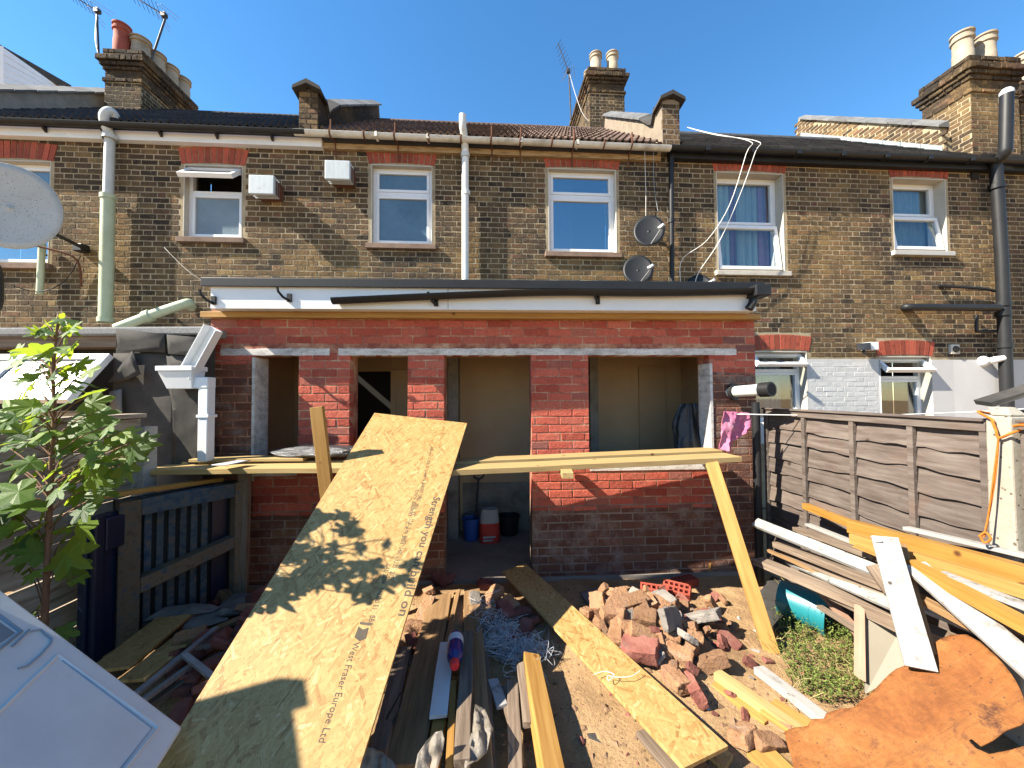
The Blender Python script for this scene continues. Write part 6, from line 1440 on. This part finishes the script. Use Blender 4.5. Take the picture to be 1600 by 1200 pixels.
mid_ = ((790, 962, 46, 'r'), (815, 965, 40, 'r'), (770, 938, 40, 'y'), (797, 950, 40, 'y'), (820, 990, 44, 'r'), (800, 1005, 40, 'r'), (765, 975, 34, 'r'), (690, 912, 42, 'r'), (670, 928, 30, 'y'), (664, 960, 40, 'y'), (650, 985, 44, 'y'), (662, 1005, 30, 'y'), (645, 1010, 34, 'r'), (760, 918, 34, 'r'), (832, 975, 30, 'r'), (640, 1040, 30, 'g'), (785, 1030, 30, 'g'), (742, 940, 30, 'g'), (855, 950, 30, 'g'), (700, 905, 28, 'r'))
ml_ = in_rows(mid_, 0, ['broken brick between the two strand boards, %s from the left in the far row', 'broken brick between the two strand boards, %s from the left in the near row'])
for i_, (x, y, s, k) in enumerate(mid_): rock(k, x, y, s, ml_[i_], 'broken bricks between the strand boards', .01)
for i in range(110):
    x, y = rr.gauss(1018, 58), rr.gauss(985, 32)
    if not (900 < x < 1150 and 925 < y < 1065) or x < 905 + (y - 945) * .95: continue
    rock(rr.choice('yyyyyrg'), x, y, rr.uniform(16, 32), 'small brick fragment lodged among the bricks of the rubble heap', 'small fragments in the rubble heap', rr.uniform(0, .05), tilt=60, name='brick_fragment')
for i in range(34):
    x, y = rr.uniform(905, 1260), rr.uniform(985, 1185)
    if x < 950 + (y - 985) * 1.05: continue
    rock(rr.choice('yyrrg'), x, y, rr.uniform(8, 18), 'small brick fragment lying loose on the sunlit dirt', 'loose brick fragments', 0, tilt=60, name='brick_fragment')
def hollow(x, y, rz, label, h=.0, tilt=0):
    p = onG(x, y, h); mb = MB()
    L, W_, Hh = .215, .1025, .065
    for yy in (-W_ / 2, -.008, W_ / 2 - .016): mb.box(-L / 2, L / 2, yy, yy + .016, 0, Hh)
    for k in range(6):
        x0 = -L / 2 + k * (L - .014) / 5
        mb.box(x0, x0 + .014, -W_ / 2 + .016, -.008, .0, Hh - .001); mb.box(x0, x0 + .014, .008, W_ / 2 - .016, .0, Hh - .001)
    o = mb.build('perforated_brick', M['hollowbrick'], None, label=label, cat='brick', group='new perforated bricks'); o.location = p; o.rotation_euler = (R(tilt), 0, rz); return o
hollow(1022, 928, R(-20), 'new red perforated brick lying behind the rubble heap, the left one', .02, 35)
hollow(1058, 925, R(-32), 'new red perforated brick lying behind the rubble heap, right of the other', .02, 30)
hollow(1070, 915, R(20), 'new red perforated brick turned half away, furthest right behind the rubble heap', .01, 0)
q = aZ(1096, 893, .01); mb = MB(); mb.box(-.075, .075, -.05, .05, 0, .105); mb.build('wood_block', M['newtimber'], None, M=Matrix.Translation(q) @ Matrix.Rotation(R(-12), 4, 'Z'), label='square yellow wood block on the ground at the foot of the red wall', cat='wood block', bevel=.003)
# loose chips over the dirt
mb = MB()
for i in range(1700):
    if i < 800: x, y = rr.uniform(640, 1320), rr.uniform(905, 1200)
    elif i < 1250: x, y = rr.gauss(1060, 90), rr.gauss(1010, 50)
    else: x, y = rr.uniform(250, 460), rr.uniform(890, 1130)
    if y < 880: continue
    p = onG(x, y, 0); s = min(.022, rr.expovariate(1 / .006) + .002); a = rr.uniform(0, 6.28); u_, v_ = V((math.cos(a), math.sin(a), 0)) * s, V((-math.sin(a), math.cos(a), 0)) * s * rr.uniform(.4, 1)
    z_ = V((0, 0, s * rr.uniform(.3, .9)))
    mb.add([p - u_ - v_ * .6, p + u_ - v_, p + u_ * .7 + v_, p - u_ * .8 + v_, p + z_ + u_ * .2 * rr.uniform(-1, 1), p + z_ * .8 + u_ * .5], [(0, 1, 5, 4), (1, 2, 5), (2, 3, 4, 5), (3, 0, 4)], None, 0 if rr.random() < .86 else (1 if rr.random() < .75 else 2))
mb.build('rubble_chips', [M['chips'], M['brokenred'], M['bagwhite']], None, label='crumbs of brick and mortar scattered over the dirt', cat='rubble', kind='stuff')

# ------------------------------------------------------------------ timbers, bottle and bags at the bottom centre
GB = 'timbers lying at the foot of the strand board'
bz('brown_plank', (689, 928, .14), (630, 1195, .14), .165, .03, 'brownwood', 'wide brown plank lying in the shade beside the big strand board', cat='plank', group=GB)
bz('dark_plank', (632, 1010, .10), (598, 1150, .12), .09, .04, 'oldwood', 'dark narrow plank half under the big strand board', cat='plank', group=GB)
bz('dark_batten', (717, 920, .155), (690, 1035, .15), .03, .035, 'brownwood', 'dark batten between the wide brown plank and the yellow one', cat='timber', group=GB)
bz('pale_batten', (712, 925, .12), (700, 1000, .12), .03, .03, 'paletimber', 'pale batten end beside the dark batten', cat='timber', group=GB)
bz('brown_plank', (737, 920, .13), (748, 1215, .13), .125, .03, 'brownwood', 'brown plank lying right of the bottle', cat='plank', group=GB)
bz('white_strip', (699, 1003, .185), (685, 1115, .185), .085, .02, 'doorwhite', 'short white painted board lying under the blue bottle', cat='plank', group=GB, jag=.008)
bz('grey_stud', (731, 985, .205), (722, 1185, .21), .068, .06, 'oldwood', 'cracked grey stud lying under the right side of the bottle', cat='timber', group=GB, jag=.004)
bz('yellow_lath', (709, 1062, .18), (700, 1230, .18), .032, .03, 'newtimber', 'narrow yellow lath in the sun left of the grey stud', cat='timber', group=GB)
bz('orange_stud', (688, 1118, .155), (668, 1230, .155), .06, .05, 'orangetimber', 'orange stud end below the short white board', cat='timber', group=GB)
bz('grey_stub', (600, 1128, .19), (590, 1172, .20), .07, .06, 'oldwood', 'weathered grey stub beside the lower edge of the strand board', cat='timber', group=GB, jag=.01)
bz('grey_board', (801, 1062, .10), (806, 1215, .10), .062, .03, 'oldwood', 'weathered grey board next to the split stake', cat='plank', group=GB, jag=.006)
bz('split_stake', (813, 1036, .15), (825, 1130, .11), .045, .03, 'oldwood', 'split weathered stake tapering towards the viewer', cat='timber', group=GB, jag=.012)
bz('long_beam', (831, 1020, .16), (872, 1230, .15), .095, .075, 'newtimber', 'long yellow brown beam lying in the sun under the grey netting', cat='timber', group=GB, roll=R(-14))
bz('grey_board', (770, 1060, .09), (784, 1100, .10), .06, .02, 'whitewood', 'broken pale board end near the grey netting', cat='plank', group=GB, jag=.012)
bz('grey_board', (786, 1072, .08), (800, 1120, .09), .055, .02, 'oldwood', 'broken brown board end beside the pale one', cat='plank', group=GB, jag=.012)
bz('dark_batten', (758, 1010, .09), (768, 1215, .09), .04, .04, 'oldwood', 'thin grey batten along the right edge of the brown plank', cat='timber', group=GB)
bz('weathered_board', (1002, 1140, .05), (1066, 1215, .05), .07, .02, 'oldwood', 'weathered board partly under the strand board strip', cat='plank', group=GB)
bz('yellow_batten', (1120, 1048, .07), (1290, 1165, .07), .062, .045, 'paletimber', 'pale yellow batten pointing at the weeds in the lower right', cat='timber', group='timbers in front of the weeds')
bz('yellow_batten', (1115, 1066, .03), (1200, 1125, .03), .07, .03, 'newtimber', 'flat yellow board beside the pale batten', cat='timber', group='timbers in front of the weeds')
bz('white_batten', (1185, 1040, .07), (1300, 1128, .10), .07, .04, 'whitewood', 'half painted white and brown batten in front of the weeds', cat='timber', group='timbers in front of the weeds')
bz('yellow_board', (1200, 1100, .06), (1262, 1140, .06), .16, .02, 'newtimber', 'wide yellow board end beside the folded corner of the rust sheet', cat='plank', group='timbers in front of the weeds')
bz('yellow_board', (1185, 1170, .04), (1245, 1230, .04), .14, .02, 'newtimber', 'wide yellow board at the bottom edge near the rust sheet', cat='plank', group='timbers in front of the weeds')
bz('white_scrap', (1080, 1036, .03), (1108, 1074, .02), .05, .01, 'whitewood', 'thin white scrap between two broken bricks', cat='strip', jag=.006)
bz('grey_batten', (1062, 935, .03), (1118, 982, .03), .03, .02, 'oldwood', 'thin grey batten lying across the right of the rubble heap', cat='timber')
bz('white_strip', (1140, 1000, .02), (1188, 1018, .02), .03, .012, 'whitewood', 'thin white strip beside the dark mat', cat='strip', jag=.006)
bz('metal_trim', (210, 1082, .30), (338, 979, .24), .030, .02, 'galv', 'long grey metal strip over the shaded rubble', cat='strip')
bz('metal_trim', (287, 1020, .28), (342, 1064, .25), .030, .02, 'galv', 'short metal bar crossing the long grey strip', cat='strip')
bz('white_lath', (225, 1090, .26), (300, 1035, .22), .03, .02, 'whitewood', 'flaking white lath under the long metal strip', cat='strip', jag=.006)
bz('brown_lath', (230, 1100, .2), (378, 998, .18), .05, .03, 'oldwood', 'brown board under the crossing metal bar', cat='plank', jag=.006)
bz('brown_lath', (292, 1000, .2), (380, 962, .2), .05, .03, 'brownwood', 'reddish board end in the shaded rubble', cat='plank', jag=.01)
bz('brown_lath', (285, 1150, .2), (310, 1110, .2), .04, .03, 'pinkwood', 'pinkish board end beside the corner of the white door', cat='plank', jag=.006)
g = lambda z: (V((0, 2, z)), V((1, 2, z + .04)), V((0, 3, z + .03)))
sheet('torn_lino', [(222, 968), (258, 948), (300, 940), (346, 947), (330, 955), (290, 962)], g(.26), 'lino', 'grey crumpled sheet draped beside the blue pallet', 'sheet', amp=.03, sc=6, step=.03)
sheet('torn_lino', [(284, 982), (300, 960), (360, 945), (356, 968), (322, 978)], g(.24), 'lino', 'flat grey torn sheet in front of the crumpled one', 'sheet', amp=.02, sc=6, step=.03)
sheet('torn_lino', [(340, 950), (362, 930), (400, 925), (410, 940), (372, 952)], g(.20), 'lino', 'brownish torn sheet close to the brick wall', 'sheet', amp=.03, sc=8, step=.03)
sheet('dark_mat', [(1188, 925), (1206, 900), (1238, 916), (1262, 948), (1252, 980), (1205, 990), (1194, 950)], (V((0, 2, .03)), V((1, 2, .03)), V((0, 3, .03))), 'felt', 'dark felt mat on the ground behind the splayed timber leg', 'mat', amp=.015, sc=4, step=.04, rag=.004)
sheet('slate_scrap', [(905, 925), (935, 918), (985, 925), (960, 940), (920, 945)], (V((0, 2, .05)), V((1, 2, .05)), V((0, 3, .05))), 'lino', 'grey sheet scrap in the shade behind the rubble heap', 'sheet', amp=.02, sc=6, step=.03)
sheet('grey_smear', [(917, 1146), (930, 1145), (958, 1158), (957, 1164), (940, 1161), (920, 1152)], (V((0, 2, .012)), V((1, 2, .012)), V((0, 3, .012))), 'felt', 'small grey rag strip lying on the bare dirt', 'rag', amp=.006, sc=10, step=.02)
mb = MB(); st = [onG(x, y, .03) for x, y in ((928, 1090), (945, 1085), (960, 1090), (952, 1100), (950, 1092), (965, 1095), (985, 1093), (1000, 1080))]; [setattr(p, 'z', .17) for p in st]
mb.tube(bez(st, 5), .002, 5); mb.build('string', M['cable'], None, label='loose pale string lying across the strand board strip', cat='string')
# bottle
c0, c1 = aZ(712, 1000, .255), aZ(710, 1043, .26); ax = (c1 - c0).normalized(); BL = .24
BT = empty('bottle', c0, 0, 'navy blue plastic bottle with red cap and white label lying on the boards', 'bottle')
MB_ = axes(V(), V((1, 0, 0)), -ax)
MB_ = V((0, 0, 1)).rotation_difference(ax).to_matrix().to_4x4()
MB().lathe([(0, -.035), (.040, -.033), (.045, -.02), (.045, .135), (.040, .165), (.022, .19), (.020, .20), (0, .20)], 24).build('body', M['bluebottle'], BT, 40, M=MB_)
MB().lathe([(.0458, -.005), (.0462, .0), (.0462, .05), (.0458, .055)], 24).build('label_band', M['labelpaper'], BT, 40, M=MB_)
MB().lathe([(.0, .235), (.020, .235), (.024, .228), (.025, .195), (.021, .193)], 20).build('cap', M['redcap'], BT, 40, M=MB_)
# netting
rn = random.Random(77); mb = MB()
for k in range(150):
    cx_, cy_ = rn.choice([(775, 985), (790, 1000), (800, 1020), (760, 965), (820, 1015), (785, 1010), (835, 1018)]); p = onG(cx_ + rn.gauss(0, 10), cy_ + rn.gauss(0, 10), .05); pts = []
    for j in range(7): pts.append(p + V((rn.gauss(0, .05), rn.gauss(0, .05), abs(rn.gauss(.02, .035)) - .02)))
    mb.tube(bez(pts, 5), rn.uniform(.0009, .0017), 4, False)
mb.build('tangled_netting', M['netgrey'], None, label='tangled heap of grey netting between the two strand boards', cat='netting', kind='stuff')
pv = lambda z: (V((0, 1.62, z)), V((1, 1.62, z)), V((0, 2.02, z + .36)))
sheet('polythene_bag', [(556, 1212), (560, 1186), (570, 1172), (584, 1170), (600, 1177), (614, 1190), (628, 1206), (626, 1235), (570, 1240)], pv(.20), 'polythene', 'clear crumpled bag below the lower edge of the strand board', 'bag', amp=.05, sc=9, step=.011, folds=.07, thick=.001, rag=.003)
sheet('polythene_bag', [(648, 1215), (655, 1180), (668, 1160), (682, 1146), (692, 1143), (696, 1158), (692, 1180), (684, 1205), (678, 1230)], pv(.22), 'polythene', 'clear crumpled bag with a pointed top on the orange stud', 'bag', amp=.05, sc=9, step=.011, folds=.07, thick=.001, rag=.003)
sheet('polythene_sheet', [(742, 1108), (758, 1112), (770, 1150), (760, 1180), (740, 1200), (724, 1215), (728, 1185), (737, 1150)], (V((0, 1.6, .16)), V((1, 1.6, .10)), V((0, 2.6, .2))), 'polythene', 'torn clear polythene sheet hanging beside the cracked grey stud', 'polythene', amp=.035, sc=8, step=.016, folds=.05, thick=.001)
mb = MB(); mb.tube(bez([aZ(600, 1130, .1), aZ(622, 1090, .2), aZ(628, 1082, .22), aZ(625, 1105, .22), aZ(608, 1140, .15)], 5), .004, 6); mb.build('wire_loop', M['blackcable'], None, 60, label='black wire loop springing from under the big strand board', cat='wire')
# teal bucket on its side
q = aZ(1243, 940, .14); axb = V((.62, -.75, -.05)).normalized()
bucket(q, .15, .30, 'tealplastic', 'teal plastic bucket lying on its side at the edge of the weeds', False, Matrix.Translation(q - axb * .10) @ V((0, 0, 1)).rotation_difference(axb).to_matrix().to_4x4())
# roof edge beyond the right fence
sp = [aY(1548, 629, 3.2), aY(1650, 598, 3.0), aY(1650, 606, 3.0), aY(1552, 636, 3.2)]
SHD = empty('garden_shed', (sp[0].x, sp[0].y, 0), 0, 'grey garden shed roof edge showing beyond the concrete post', 'shed'); o = V(SHD.location)
MB().prism([p - o for p in sp], (.0, .12, .02)).build('roof', M['felt'], SHD)
MB().box(.25, 1.8, .02, .10, 0, sp[3].z - .03).build('wall', M['felt'], SHD)
